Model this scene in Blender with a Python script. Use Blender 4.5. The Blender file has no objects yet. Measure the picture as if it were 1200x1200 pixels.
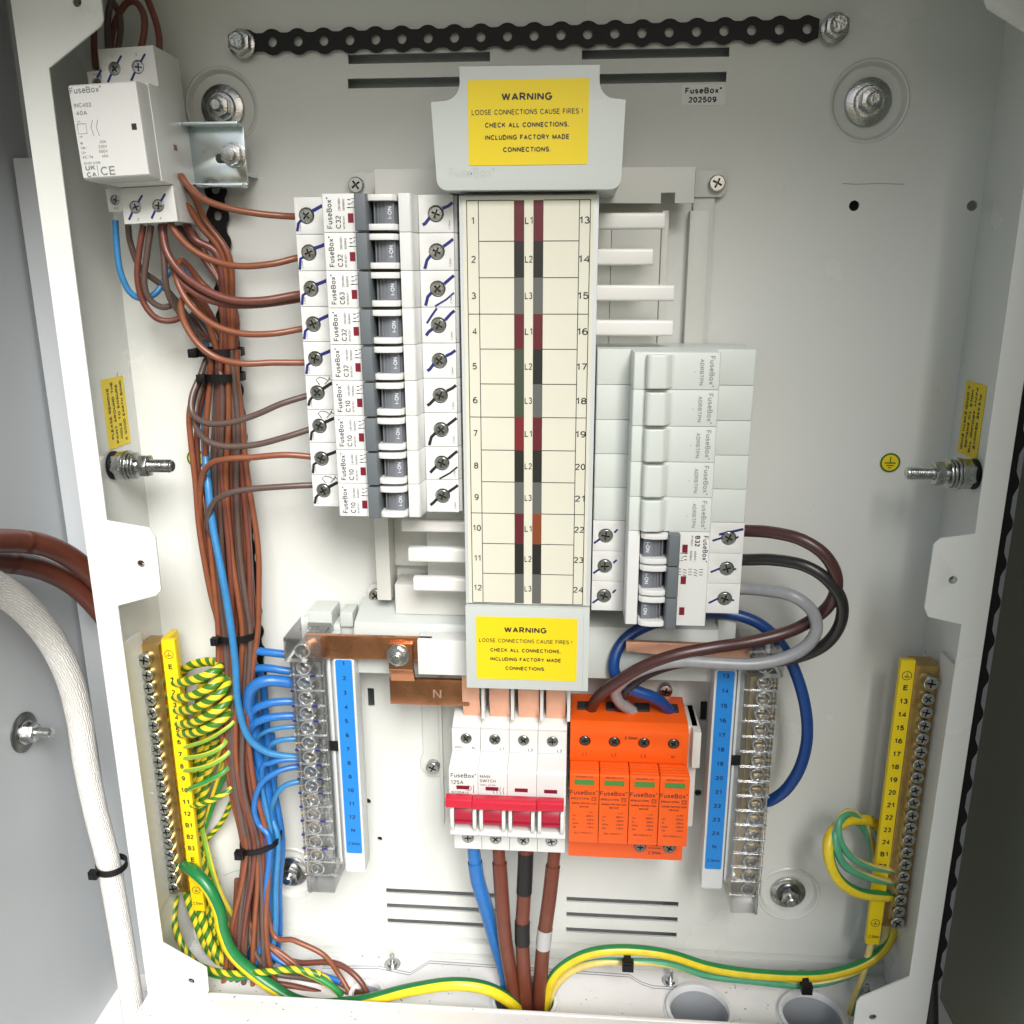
import bpy, bmesh, math, random
from mathutils import Vector, Matrix
from mathutils.geometry import tessellate_polygon
random.seed(7)
S = bpy.context.scene
C = S.collection
# ------------------------------------------------------------------ camera, sky, sun, exposure
# All lengths below are millimetres: x to the right, d out of the back panel towards the viewer, z up.
CAM = (14.7578, 534.1367, 142.4426)
RT = Vector((0.99740678, -0.07192315, -0.00260376))      # camera axes in (x, d, z)
UP = Vector((-0.01652731, -0.26410669, 0.96435186))
FW = Vector((-0.07004689, -0.96180805, -0.2646105))
FPX = 1022.06
cam = bpy.data.cameras.new('camera'); co = bpy.data.objects.new('camera', cam); C.objects.link(co)
cam.sensor_width = 36; cam.lens = FPX / 1200 * 36; cam.clip_start = 0.01; cam.clip_end = 100
fl = lambda v: Vector((v[0], -v[1], v[2]))
r_, u_, f_ = fl(RT), fl(UP), fl(FW)
M = Matrix((r_, u_, -f_)).transposed().to_4x4(); M.translation = fl(CAM) * 0.001
co.matrix_world = M; S.camera = co
SUN_EL, SUN_AZ = 40, 20          # sun in front of the board, to the viewer's right
w = bpy.data.worlds.new('World'); S.world = w; w.use_nodes = True
nt = w.node_tree; sky = nt.nodes.new('ShaderNodeTexSky'); sky.sky_type = 'NISHITA'; sky.sun_disc = False
sky.sun_elevation = math.radians(SUN_EL); sky.sun_rotation = math.radians(180 - SUN_AZ)
sky.air_density = 1.0; sky.dust_density = 4.0; sky.ozone_density = 1.0
bgn = nt.nodes['Background']; bgn.inputs['Strength'].default_value = 0.07
nt.links.new(sky.outputs[0], bgn.inputs['Color'])
sl = bpy.data.lights.new('sun', 'SUN'); sl.energy = 2.6; sl.angle = math.radians(30); sl.color = (1, 0.99, 0.98)
so = bpy.data.objects.new('sun', sl); C.objects.link(so)
sd = Vector((math.sin(math.radians(SUN_AZ)) * math.cos(math.radians(SUN_EL)), -math.cos(math.radians(SUN_AZ)) * math.cos(math.radians(SUN_EL)), math.sin(math.radians(SUN_EL))))
so.rotation_euler = (-sd).to_track_quat('-Z', 'Y').to_euler(); so.location = sd * 3
S.view_settings.view_transform = 'Standard'; S.view_settings.look = 'None'
S.view_settings.exposure = 0.88; S.view_settings.gamma = 1.0

def at(u, v, d):                 # the point at distance d from the back panel that shows at (u, v) of the photograph
    ray = RT * ((u - 600) / FPX) - UP * ((v - 600) / FPX) + FW
    t = (d - CAM[1]) / ray[1]
    return (CAM[0] + t * ray[0], d, CAM[2] + t * ray[2])
def zat(u, v, d): return at(u, v, d)[2]

# ------------------------------------------------------------------ materials
def mat(name, col, rough=0.5, metal=0.0, noise=0.0, nscale=300.0, bump=0.0, bscale=2500.0, coat=0.0, spec=0.5, speck=None, rvar=.3):
    m = bpy.data.materials.new(name); m.use_nodes = True; t = m.node_tree; N = t.nodes; L = t.links
    p = N['Principled BSDF']; p.inputs['Roughness'].default_value = rough; p.inputs['Metallic'].default_value = metal
    p.inputs['Base Color'].default_value = (*col, 1); p.inputs['Coat Weight'].default_value = coat
    p.inputs['Specular IOR Level'].default_value = spec
    tc = N.new('ShaderNodeTexCoord')
    if noise or speck:
        n = N.new('ShaderNodeTexNoise'); n.inputs['Scale'].default_value = nscale; n.inputs['Detail'].default_value = 4
        L.new(tc.outputs['Object'], n.inputs['Vector'])
        mx = N.new('ShaderNodeMix'); mx.data_type = 'RGBA'
        mx.inputs['A'].default_value = (*[c * (1 - noise) for c in col], 1); mx.inputs['B'].default_value = (*[min(1, c * (1 + noise)) for c in col], 1)
        L.new(n.outputs['Fac'], mx.inputs['Factor']); out = mx.outputs['Result']
        mr = N.new('ShaderNodeMath'); mr.operation = 'MULTIPLY_ADD'; mr.inputs[1].default_value = rvar; mr.inputs[2].default_value = rough - rvar / 2
        L.new(n.outputs['Fac'], mr.inputs[0]); L.new(mr.outputs[0], p.inputs['Roughness'])
        if speck:
            n2 = N.new('ShaderNodeTexNoise'); n2.inputs['Scale'].default_value = speck[1]; n2.inputs['Detail'].default_value = 3
            L.new(tc.outputs['Object'], n2.inputs['Vector'])
            cr = N.new('ShaderNodeValToRGB'); cr.color_ramp.elements[0].position = speck[2]; cr.color_ramp.elements[1].position = speck[2] + 0.04
            L.new(n2.outputs['Fac'], cr.inputs['Fac'])
            m2 = N.new('ShaderNodeMix'); m2.data_type = 'RGBA'; L.new(cr.outputs['Color'], m2.inputs['Factor']); L.new(out, m2.inputs['A'])
            m2.inputs['B'].default_value = (*speck[0], 1); out = m2.outputs['Result']
        L.new(out, p.inputs['Base Color'])
    if bump:
        b = N.new('ShaderNodeTexNoise'); b.inputs['Scale'].default_value = bscale; b.inputs['Detail'].default_value = 3
        L.new(tc.outputs['Object'], b.inputs['Vector'])
        bn = N.new('ShaderNodeBump'); bn.inputs['Strength'].default_value = bump; bn.inputs['Distance'].default_value = 0.0004
        L.new(b.outputs['Fac'], bn.inputs['Height']); L.new(bn.outputs['Normal'], p.inputs['Normal'])
    return m
def cable_mat(name, c1, c2=None, twist=0.0, share=0.5, rough=0.38, starts=1, phase=0.0):       # twist: turns per mm; c2 is the second colour of a striped sheath
    m = bpy.data.materials.new(name); m.use_nodes = True; t = m.node_tree; N = t.nodes; L = t.links; p = N['Principled BSDF']
    p.inputs['Roughness'].default_value = rough; p.inputs['Coat Weight'].default_value = 0.15; p.inputs['Coat Roughness'].default_value = 0.25
    uv = N.new('ShaderNodeUVMap'); sp = N.new('ShaderNodeSeparateXYZ'); L.new(uv.outputs[0], sp.inputs[0])
    tc = N.new('ShaderNodeTexCoord'); ns = N.new('ShaderNodeTexNoise'); ns.inputs['Scale'].default_value = 180; ns.inputs['Detail'].default_value = 3
    L.new(tc.outputs['Object'], ns.inputs['Vector'])
    def mixc(a, b, fac):
        x = N.new('ShaderNodeMix'); x.data_type = 'RGBA'
        for k, v in (('A', a), ('B', b)):
            if isinstance(v, tuple): x.inputs[k].default_value = (*v, 1)
            else: L.new(v, x.inputs[k])
        L.new(fac, x.inputs['Factor']); return x.outputs['Result']
    if c2:
        a = N.new('ShaderNodeMath'); a.operation = 'MULTIPLY_ADD'; a.inputs[1].default_value = twist
        a2 = N.new('ShaderNodeMath'); a2.operation = 'MULTIPLY_ADD'; a2.inputs[1].default_value = starts; a2.inputs[2].default_value = phase + 10
        L.new(sp.outputs[0], a2.inputs[0]); L.new(sp.outputs[1], a.inputs[0]); L.new(a2.outputs[0], a.inputs[2])
        fr = N.new('ShaderNodeMath'); fr.operation = 'FRACT'; L.new(a.outputs[0], fr.inputs[0])
        gt = N.new('ShaderNodeMath'); gt.operation = 'GREATER_THAN'; gt.inputs[1].default_value = share; L.new(fr.outputs[0], gt.inputs[0])
        col = mixc(c1, c2, gt.outputs[0])
        dk = N.new('ShaderNodeMix'); dk.data_type = 'RGBA'; dk.blend_type = 'MULTIPLY'; dk.inputs['Factor'].default_value = 1
        L.new(col, dk.inputs['A']); r = N.new('ShaderNodeMapRange'); r.inputs['To Min'].default_value = 0.75; r.inputs['To Max'].default_value = 1.15
        L.new(ns.outputs['Fac'], r.inputs['Value']); L.new(r.outputs[0], dk.inputs['B']); L.new(dk.outputs['Result'], p.inputs['Base Color'])
    else:
        L.new(mixc(tuple(c * .78 for c in c1), tuple(min(1, c * 1.2) for c in c1), ns.outputs['Fac']), p.inputs['Base Color'])
    b = N.new('ShaderNodeBump'); b.inputs['Strength'].default_value = 0.15; b.inputs['Distance'].default_value = 0.0005
    L.new(ns.outputs['Fac'], b.inputs['Height']); L.new(b.outputs[0], p.inputs['Normal'])
    return m
def clear_mat(name, tint, gl=0.06, milky=0.04):
    m = bpy.data.materials.new(name); m.use_nodes = True; t = m.node_tree; N = t.nodes; L = t.links
    for n in list(N): N.remove(n)
    o = N.new('ShaderNodeOutputMaterial'); tr = N.new('ShaderNodeBsdfTransparent'); tr.inputs[0].default_value = (*tint, 1)
    g = N.new('ShaderNodeBsdfGlossy'); g.inputs['Roughness'].default_value = 0.12; g.inputs[0].default_value = (1, 1, 1, 1)
    df = N.new('ShaderNodeBsdfDiffuse'); df.inputs[0].default_value = (.8, .82, .82, 1)
    lw = N.new('ShaderNodeFresnel'); lw.inputs[0].default_value = 1.5
    ad = N.new('ShaderNodeMath'); ad.inputs[1].default_value = gl; L.new(lw.outputs[0], ad.inputs[0])
    mx = N.new('ShaderNodeMixShader'); L.new(ad.outputs[0], mx.inputs[0]); L.new(tr.outputs[0], mx.inputs[1]); L.new(g.outputs[0], mx.inputs[2])
    m2 = N.new('ShaderNodeMixShader'); m2.inputs[0].default_value = milky; L.new(mx.outputs[0], m2.inputs[1]); L.new(df.outputs[0], m2.inputs[2])
    L.new(m2.outputs[0], o.inputs[0]); return m
X = dict(
    coat=mat('white powder coat', (.665, .685, .655), .27, bump=.25, bscale=900, noise=.02, nscale=14, rvar=.025, speck=((.24, .23, .19), 150, .755)),
    dirty=mat('dusty white paint', (.78, .78, .77), .42, bump=.2, bscale=700, noise=.05, nscale=60, speck=((.22, .2, .18), 260, .69)),
    kiosk=mat('grey painted steel', (.44, .47, .49), .42, bump=.15, bscale=500, noise=.06, nscale=12),
    shade_kiosk=mat('kiosk steel toned as olive shade', (.28, .295, .21), .45, bump=.15, bscale=500, noise=.08, nscale=12),  # kiosk steel darkened and greened, colour standing in for shade and green bounce
    chassis=mat('off white plated tray', (.62, .63, .59), .4, noise=.03, nscale=20, bump=.05),
    cover=mat('pale grey plastic', (.50, .54, .515), .42, bump=.08, bscale=1600),
    mcb=mat('white moulded plastic', (.68, .692, .675), .36, bump=.06, bscale=1500, noise=.02, nscale=50),
    blank=mat('cool white moulded plastic', (.62, .665, .63), .38, bump=.06, bscale=1500),
    stub=mat('white insulating sleeve', (.74, .74, .71), .35),
    card=mat('cream label card', (.64, .635, .525), .55, noise=.03, nscale=60),
    ink=mat('black print', (.018, .018, .02), .5),
    grey_ink=mat('grey print', (.20, .215, .21), .5),
    pale_ink=mat('pale grey print', (.24, .26, .25), .5),
    white_ink=mat('white print', (.75, .77, .8), .5),
    ghost=mat('embossed lettering', (.47, .51, .485), .3),
    blue_pen=mat('blue marker ink', (.012, .016, .16), .4), black_pen=mat('black marker ink', (.012, .012, .014), .4),
    maroon=mat('dark red print', (.10, .008, .014), .5), red_stripe=mat('red stripe', (.16, .010, .014), .5), brown_stripe=mat('rust brown stripe', (.20, .045, .012), .5),
    black_stripe=mat('black stripe', (.012, .011, .010), .5), grey_stripe=mat('grey stripe', (.105, .105, .10), .5), green_stripe=mat('drab green stripe', (.045, .06, .035), .5),
    yellow=mat('yellow label', (.76, .58, .004), .5), ochre=mat('yellow moulding', (.80, .58, .01), .4),
    lever=mat('slate grey plastic', (.12, .138, .15), .42), barrel=mat('dark slate plastic', (.15, .163, .177), .6, spec=.2), plate=mat('slate plate', (.17, .185, .21), .6, spec=.25),
    flag=mat('dark red flag', (.17, .008, .022), .35), red=mat('red handle plastic', (.52, .016, .04), .36), dred=mat('deep red plastic', (.36, .012, .035), .38),
    orange=mat('orange plastic', (.78, .10, .006), .38, bump=.05), green=mat('green window', (.06, .22, .045), .3),
    blue_label=mat('blue label', (.010, .20, .58), .45), carrier=mat('clear white plastic', (.56, .59, .59), .3),
    copper=mat('copper bar', (.56, .25, .13), .27, metal=1, noise=.18, nscale=90, bump=.15, bscale=300),
    copper2=mat('bright copper', (.86, .48, .33), .42, metal=.7, noise=.12, nscale=200),
    brass=mat('brass', (.62, .42, .16), .32, metal=1, noise=.25, nscale=150),
    zinc=mat('zinc plated steel', (.50, .515, .51), .25, metal=1, noise=.3, nscale=250, bump=.3, bscale=900),
    bluezinc=mat('bright zinc plate', (.60, .68, .70), .22, metal=1, noise=.2, nscale=60),
    screw=mat('screw steel', (.40, .415, .40), .24, metal=1, noise=.45, nscale=420, bump=.9, bscale=700),
    dscrew=mat('dark screw steel', (.20, .20, .20), .3, metal=1),
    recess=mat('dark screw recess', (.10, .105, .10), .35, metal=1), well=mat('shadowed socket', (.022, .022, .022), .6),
    black=mat('black plastic', (.008, .008, .009), .42, bump=.1, spec=.25), tape=mat('black tape', (.009, .009, .010), .45, bump=.3, bscale=200),
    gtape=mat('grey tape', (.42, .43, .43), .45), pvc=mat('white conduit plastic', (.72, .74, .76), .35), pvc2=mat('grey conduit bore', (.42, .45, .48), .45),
    clear=clear_mat('clear cover plastic', (.96, .97, .97)), ring=clear_mat('clear moulded ring', (.93, .95, .95), .25, .18),
    gasket=mat('blue grey gap sealant', (.05, .07, .16), .5),
    br1=cable_mat('orange brown sheath', (.21, .067, .030)), br2=cable_mat('red brown sheath', (.145, .044, .029)), br3=cable_mat('dark brown sheath', (.095, .062, .052)),
    br4=cable_mat('tail brown sheath', (.135, .036, .020)), bl1=cable_mat('blue sheath', (.016, .14, .43)), bl2=cable_mat('pale blue sheath', (.032, .19, .42)), bl3=cable_mat('dark blue sheath', (.004, .045, .20)),
    blk=cable_mat('black sheath', (.014, .014, .014)), mar=cable_mat('maroon sheath', (.060, .022, .020)), gry=cable_mat('grey sheath', (.27, .28, .29)),
    gy=cable_mat('green and yellow sheath', (.03, .26, .06), (.78, .60, .02), .002, .5), gyt=cable_mat('twisted green and yellow sheath', (.045, .17, .015), (.72, .57, .03), .115, .52, starts=2),
    gyg=cable_mat('mostly green earth sheath', (.010, .17, .045), (.78, .60, .02), -.0009, .55, phase=1.05), gyr=cable_mat('green over yellow earth sheath', (.02, .24, .06), (.78, .60, .02), 0, .55, phase=.69), gyy=cable_mat('mostly yellow earth sheath', (.20, .42, .05), (.80, .62, .06), .003, .25),
    gyp=cable_mat('pale earth sheath', (.08, .36, .20), (.72, .58, .18), .004, .5),
    fibre=None,
)
def fibre_mat():
    m = cable_mat('white braided wrap', (.72, .71, .68), (.50, .49, .47), .02, .8, .7); t = m.node_tree; N = t.nodes; L = t.links; p = N['Principled BSDF']
    wv = N.new('ShaderNodeTexWave'); wv.inputs['Scale'].default_value = 11; wv.inputs['Distortion'].default_value = 5; wv.inputs['Detail'].default_value = 3
    wv.bands_direction = 'X'; wv.inputs['Detail Scale'].default_value = 2
    uv = N.new('ShaderNodeUVMap'); mp = N.new('ShaderNodeMapping'); mp.inputs['Scale'].default_value = (1.0, .012, 1); mp.inputs['Rotation'].default_value = (0, 0, .12)
    L.new(uv.outputs[0], mp.inputs[0]); L.new(mp.outputs[0], wv.inputs['Vector'])
    b = N.new('ShaderNodeBump'); b.inputs['Strength'].default_value = .6; b.inputs['Distance'].default_value = .0009
    L.new(wv.outputs['Fac'], b.inputs['Height']); L.new(b.outputs[0], p.inputs['Normal'])
    x = N.new('ShaderNodeMix'); x.data_type = 'RGBA'; x.inputs['A'].default_value = (.60, .59, .56, 1); x.inputs['B'].default_value = (.84, .83, .80, 1)
    L.new(wv.outputs['Fac'], x.inputs['Factor']); L.new(x.outputs['Result'], p.inputs['Base Color']); p.inputs['Coat Weight'].default_value = 0
    return m
X['fibre'] = fibre_mat()

# ------------------------------------------------------------------ mesh building
EX, ED, EZ = Vector((1, 0, 0)), Vector((0, 1, 0)), Vector((0, 0, 1))
_txt = {}
def arc(cx, cy, rx, ry, a0, a1, n=7):
    return [(cx + rx * math.cos(math.radians(a0 + (a1 - a0) * i / n)), cy + ry * math.sin(math.radians(a0 + (a1 - a0) * i / n))) for i in range(n + 1)]
_el = lambda cx, cy, rx, ry: [arc(cx, cy, rx, ry, 90, 450, 16)]
_bowl = lambda x, w_, y0, y1: [(x, y1)] + arc(x + w_ - (y1 - y0) / 2 * .9, (y0 + y1) / 2, (y1 - y0) / 2 * .9, (y1 - y0) / 2, 90, -90, 7) + [(x, y0)]
GL = {   # plain sans capitals, figures and the few small letters needed: width, pen strokes on a unit cap height
 'A': (.70, [[(0, 0), (.35, 1)], [(.35, 1), (.70, 0)], [(.13, .32), (.57, .32)]]), 'B': (.60, [[(0, 0)] + _bowl(0, .54, .53, 1), _bowl(0, .60, 0, .53)]),
 'C': (.70, [arc(.38, .5, .38, .5, 42, 318, 14)]), 'D': (.66, [[(0, 0), (0, 1)] + [(.2, 1)] + arc(.2, .5, .46, .5, 90, -90, 10) + [(0, 0)]]),
 'E': (.56, [[(.56, 1), (0, 1), (0, 0), (.56, 0)], [(0, .52), (.52, .52)]]), 'F': (.53, [[(.53, 1), (0, 1), (0, 0)], [(0, .5), (.46, .5)]]),
 'G': (.74, [arc(.38, .5, .38, .5, 45, 330, 14) + [(.74, .46), (.42, .46)]]), 'H': (.62, [[(0, 0), (0, 1)], [(.62, 0), (.62, 1)], [(0, .52), (.62, .52)]]),
 'I': (.02, [[(0.01, 0), (0.01, 1)]]), 'K': (.62, [[(0, 0), (0, 1)], [(.6, 1), (0, .38)], [(.22, .6), (.62, 0)]]), 'L': (.48, [[(0, 1), (0, 0), (.48, 0)]]),
 'M': (.80, [[(0, 0), (0, 1)], [(.02, 1), (.40, .05)], [(.40, .05), (.78, 1)], [(.80, 1), (.80, 0)]]), 'N': (.66, [[(0, 0), (0, 1)], [(.02, 1), (.64, 0)], [(.66, 0), (.66, 1)]]), 'O': (.78, _el(.39, .5, .39, .5)),
 'P': (.58, [[(0, 0)] + _bowl(0, .58, .46, 1)]), 'R': (.62, [[(0, 0)] + _bowl(0, .58, .47, 1), [(.3, .47), (.62, 0)]]),
 'S': (.58, [arc(.29, .74, .27, .26, 30, 240, 9) + arc(.29, .26, .29, .27, 70, -150, 9)]), 'T': (.62, [[(0, 1), (.62, 1)], [(.31, 1), (.31, 0)]]),
 'U': (.62, [[(0, 1), (0, .32)] + arc(.31, .31, .31, .31, 180, 360, 8) + [(.62, 1)]]), 'V': (.66, [[(0, 1), (.33, 0)], [(.33, 0), (.66, 1)]]), 'W': (.98, [[(0, 1), (.25, 0)], [(.25, 0), (.49, 1)], [(.49, 1), (.73, 0)], [(.73, 0), (.98, 1)]]),
 'Y': (.64, [[(0, 1), (.32, .46), (.64, 1)], [(.32, .46), (.32, 0)]]), 'Z': (.58, [[(0, 1), (.58, 1), (0, 0), (.58, 0)]]), 'X': (.62, [[(0, 0), (.62, 1)], [(0, 1), (.62, 0)]]),
 '0': (.54, _el(.27, .5, .27, .5)), '1': (.34, [[(0.02, .76), (.26, 1), (.26, 0)]]), '2': (.52, [arc(.26, .73, .25, .27, 165, -35, 8) + [(0, 0), (.52, 0)]]),
 '3': (.52, [arc(.25, .75, .23, .25, 150, -90, 8), arc(.25, .26, .27, .26, 85, -150, 9)]), '4': (.56, [[(.42, 0), (.42, 1), (0, .28), (.56, .28)]]),
 '5': (.52, [[(.48, 1), (.08, 1), (.03, .5)] + arc(.25, .32, .27, .32, 125, -150, 9)]), '6': (.54, [arc(.3, .5, .3, .5, 60, 180, 7) + arc(.27, .31, .27, .31, 180, 540, 12)]),
 '7': (.52, [[(0, 1), (.52, 1), (.18, 0)]]), '8': (.54, _el(.27, .76, .23, .24) + _el(.27, .26, .27, .26)), '9': (.54, [arc(.27, .69, .27, .31, 0, 360, 12) + arc(.24, .5, .3, .5, 0, -120, 7)]),
 'u': (.46, [[(0, .72), (0, .22)] + arc(.22, .22, .22, .22, 180, 330, 6), [(.46, .72), (.46, 0)]]), 's': (.42, [arc(.21, .53, .19, .19, 30, 240, 7) + arc(.21, .19, .21, .19, 70, -150, 7)]),
 'e': (.52, [[(.02, .38), (.52, .38)] + arc(.26, .36, .26, .36, 0, 315, 12)]), 'o': (.54, _el(.27, .36, .27, .36)), 'x': (.46, [[(0, 0), (.46, .72)], [(0, .72), (.46, 0)]]),
 'a': (.48, _el(.23, .36, .23, .36) + [[(.48, .72), (.48, 0)]]), 'm': (.78, [[(0, 0), (0, .72)], [(0, .5)] + arc(.2, .5, .19, .22, 180, 0, 6) + [(.39, 0)], [(.39, .5)] + arc(.58, .5, .2, .22, 180, 0, 6) + [(.78, 0)]]),
 'c': (.46, [arc(.26, .36, .26, .36, 45, 315, 10)]), 'k': (.44, [[(0, 0), (0, 1)], [(.42, .72), (0, .28)], [(.16, .44), (.44, 0)]]), 'n': (.46, [[(0, 0), (0, .72)], [(0, .48)] + arc(.23, .48, .23, .24, 180, 0, 6) + [(.46, 0)]]),
 'p': (.52, _el(.26, .36, .26, .36) + [[(0, .72), (0, -.28)]]), 'z': (.42, [[(0, .72), (.42, .72), (0, 0), (.42, 0)]]), 'i': (.02, [[(.01, 0), (.01, .72)], [(.01, .9), (.01, 1)]]),
 '®': (.16, _el(.08, .92, .08, .08)), '!': (.02, [[(.01, .3), (.01, 1)], [(.01, 0), (.01, .1)]]), ',': (.08, [[(.06, .08), (.02, -.16)]]), '.': (.04, [[(.02, 0), (.02, .12)]]), '-': (.3, [[(0, .4), (.3, .4)]]),
 '/': (.32, [[(0, 0), (.32, 1)]]), '~': (.4, [[(0, .36), (.12, .48), (.28, .36), (.4, .48)]]), '▾': (.3, [[(0, .5), (.15, .1), (.3, .5)]]), ' ': (.24, [])}
def glyphs(s, bold):
    k = (s, bold)
    if k not in _txt:
        th = .22 if bold else .155; lay = 0; vs = []; fs = []; x = 0
        for ch in s:
            wd, sts = GL[ch]
            for st in sts:
                lay = (lay + 1) % 5; z = .008 * lay
                P = [Vector((x + th / 2 + p[0], th / 2 + p[1] * (1 - th), 0)) for p in st]
                closed = (P[0] - P[-1]).length < 1e-4
                if closed: P = P[:-1]
                n = len(P); b = len(vs)
                for i, p in enumerate(P):
                    a = P[i - 1] if (i or closed) else None; c = P[(i + 1) % n] if (i < n - 1 or closed) else None
                    t1 = (p - a).normalized() if a is not None else None; t2 = (c - p).normalized() if c is not None else None
                    t1 = t1 or t2; t2 = t2 or t1; q = t1 + t2
                    if q.length < .35: q = Vector((-t1.y, t1.x, 0)) * -1 if False else t1 * .35 + q
                    q.normalize(); nn = Vector((-q.y, q.x, 0)); m = min(1.7, 1 / max(.4, nn.dot(Vector((-t1.y, t1.x, 0)))))
                    vs += [p + nn * (th / 2 * m) + Vector((0, 0, z)), p - nn * (th / 2 * m) + Vector((0, 0, z))]
                for i in range(n if closed else n - 1):
                    j = (i + 1) % n; fs.append((b + 2 * i, b + 2 * i + 1, b + 2 * j + 1, b + 2 * j))
            x += wd + th + .13
        _txt[k] = (vs, fs, min([v.x for v in vs]), max([v.x for v in vs]))
    return _txt[k]
class Pens:                                       # marker strokes, each an object of its own
    def __init__(s): s.l = []
    def stroke(s, *a): s.l.append(MB().stroke(*a)); return s
    def box(s, *a): s.l.append(MB().box(*a)); return s
    def build(s, name, m, parent):
        for b in s.l: b.build(name, m, parent)
class MB:
    def __init__(s): s.v = []; s.f = []; s.m = []; s.uv = {}
    def add(s, vs, fs, mi=0):
        b = len(s.v); s.v += [Vector(v) for v in vs]
        for f in fs: s.f.append(tuple(b + i for i in f)); s.m.append(mi)
        return s
    def box(s, x0, x1, d0, d1, z0, z1, mi=0):
        vs = [(x, d, z) for x in (x0, x1) for d in (d0, d1) for z in (z0, z1)]
        return s.add(vs, [(0, 1, 3, 2), (4, 6, 7, 5), (0, 4, 5, 1), (2, 3, 7, 6), (0, 2, 6, 4), (1, 5, 7, 3)], mi)
    def ext(s, poly, t0, t1, o=(0, 0, 0), U=EX, V=EZ, T=ED, holes=(), mi=0):     # outline (with holes) pushed along T
        o = Vector(o); loops = [list(poly)] + [list(h) for h in holes]; flat = [p for l in loops for p in l]
        n = len(flat); P = lambda p, t: o + U * p[0] + V * p[1] + T * t
        tri = tessellate_polygon([[Vector((p[0], p[1], 0)) for p in l] for l in loops]) if (holes or len(poly) > 4) else [tuple(range(len(poly)))]
        vs = [P(p, t0) for p in flat] + [P(p, t1) for p in flat]
        fs = [tuple(reversed(t)) for t in tri] + [tuple(n + i for i in t) for t in tri]
        b = 0
        for l in loops:
            k = len(l)
            for i in range(k): j = (i + 1) % k; fs.append((b + i, b + j, n + b + j, n + b + i))
            b += k
        return s.add(vs, fs, mi)
    def prof(s, pts, z0, z1, mi=0):          # side profile (x, d) drawn out along z
        return s.ext(pts, z0, z1, U=EX, V=ED, T=EZ, mi=mi)
    def profx(s, pts, x0, x1, mi=0):         # side profile (z, d) drawn out along x
        return s.ext(pts, x0, x1, U=EZ, V=ED, T=EX, mi=mi)
    def lathe(s, pr, o=(0, 0, 0), A=ED, n=20, mi=0, cap=True):                    # (radius, height along A)
        A = Vector(A).normalized(); U = A.orthogonal().normalized(); V = A.cross(U); o = Vector(o)
        vs = []; fs = []
        for r, t in pr:
            for i in range(n):
                a = 2 * math.pi * i / n; vs.append(o + A * t + U * (r * math.cos(a)) + V * (r * math.sin(a)))
        for k in range(len(pr) - 1):
            for i in range(n): j = (i + 1) % n; fs.append((k * n + i, k * n + j, (k + 1) * n + j, (k + 1) * n + i))
        if cap:
            fs.append(tuple(reversed(range(n)))); fs.append(tuple((len(pr) - 1) * n + i for i in range(n)))
        return s.add(vs, fs, mi)
    def hexa(s, r, t0, t1, o, A=ED, mi=0, ph=0.3):
        A = Vector(A).normalized(); U = A.orthogonal().normalized(); V = A.cross(U)
        c = lambda q: [(q * math.cos(i * math.pi / 3 + ph), q * math.sin(i * math.pi / 3 + ph)) for i in range(6)]
        return s.ext(c(r), t0, t1, o, U, V, A, mi=mi)
    def tube(s, pts, r, n=10, mi=0, cap=True, smooth=6):
        P = spline(pts, smooth) if smooth else [Vector(p) for p in pts]
        b = len(s.v); N = None; L = 0; m = len(P); rs = r if callable(r) else (lambda t: r)
        for i, p in enumerate(P):
            T = (P[min(i + 1, m - 1)] - P[max(i - 1, 0)]).normalized()
            if abs(T.y) < .93: N = (ED - T * T.dot(ED)).normalized()
            else: N = T.orthogonal().normalized() if N is None else (N - T * T.dot(N)).normalized()
            Bn = T.cross(N)
            if i: L += (P[i] - P[i - 1]).length
            for k in range(n + 1):
                a = 2 * math.pi * k / n; s.uv[b + i * (n + 1) + k] = (k / n, L)
                s.v.append(p + (N * math.cos(a) + Bn * math.sin(a)) * rs(i / (m - 1)))
        for i in range(m - 1):
            for k in range(n):
                q = b + i * (n + 1) + k; s.f.append((q, q + 1, q + n + 2, q + n + 1)); s.m.append(mi)
        if cap:
            for i, sg in ((0, 1), (m - 1, -1)):
                f = [b + i * (n + 1) + k for k in range(n)]; s.f.append(tuple(f if sg > 0 else f[::-1])); s.m.append(mi)
        return s
    def text(s, t, o, cap, R=EX, U=EZ, al='c', w=None, bold=False, mi=0, h=0.0):
        vs, fs, a, b = glyphs(t, bold); R, U, o = Vector(R), Vector(U), Vector(o)
        k = cap; kx = (w / (b - a)) if w else k
        off = {'l': a, 'c': (a + b) / 2, 'r': b}[al]
        T = U.cross(R); return s.add([o + R * ((v.x - off) * kx) + U * (v.y * k) + T * v.z for v in vs], fs, mi)
    def flat(s, pts, mi=0): return s.add(pts, [tuple(range(len(pts)))], mi)
    def quad(s, x0, x1, z0, z1, d, mi=0): return s.add([(x0, d, z0), (x1, d, z0), (x1, d, z1), (x0, d, z1)], [(0, 1, 2, 3)], mi)
    def stroke(s, pts, wd, d, mi=0):         # flat pen line in the x, z plane
        vs = []; n = len(pts)
        for i, p in enumerate(pts):
            a, b = Vector(pts[max(i - 1, 0)]), Vector(pts[min(i + 1, n - 1)]); t = (b - a).normalized(); q = Vector((-t[1], t[0])) * (wd / 2)
            vs += [(p[0] + q[0], d, p[1] + q[1]), (p[0] - q[0], d, p[1] - q[1])]
        return s.add(vs, [(2 * i, 2 * i + 1, 2 * i + 3, 2 * i + 2) for i in range(n - 1)], mi)
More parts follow.
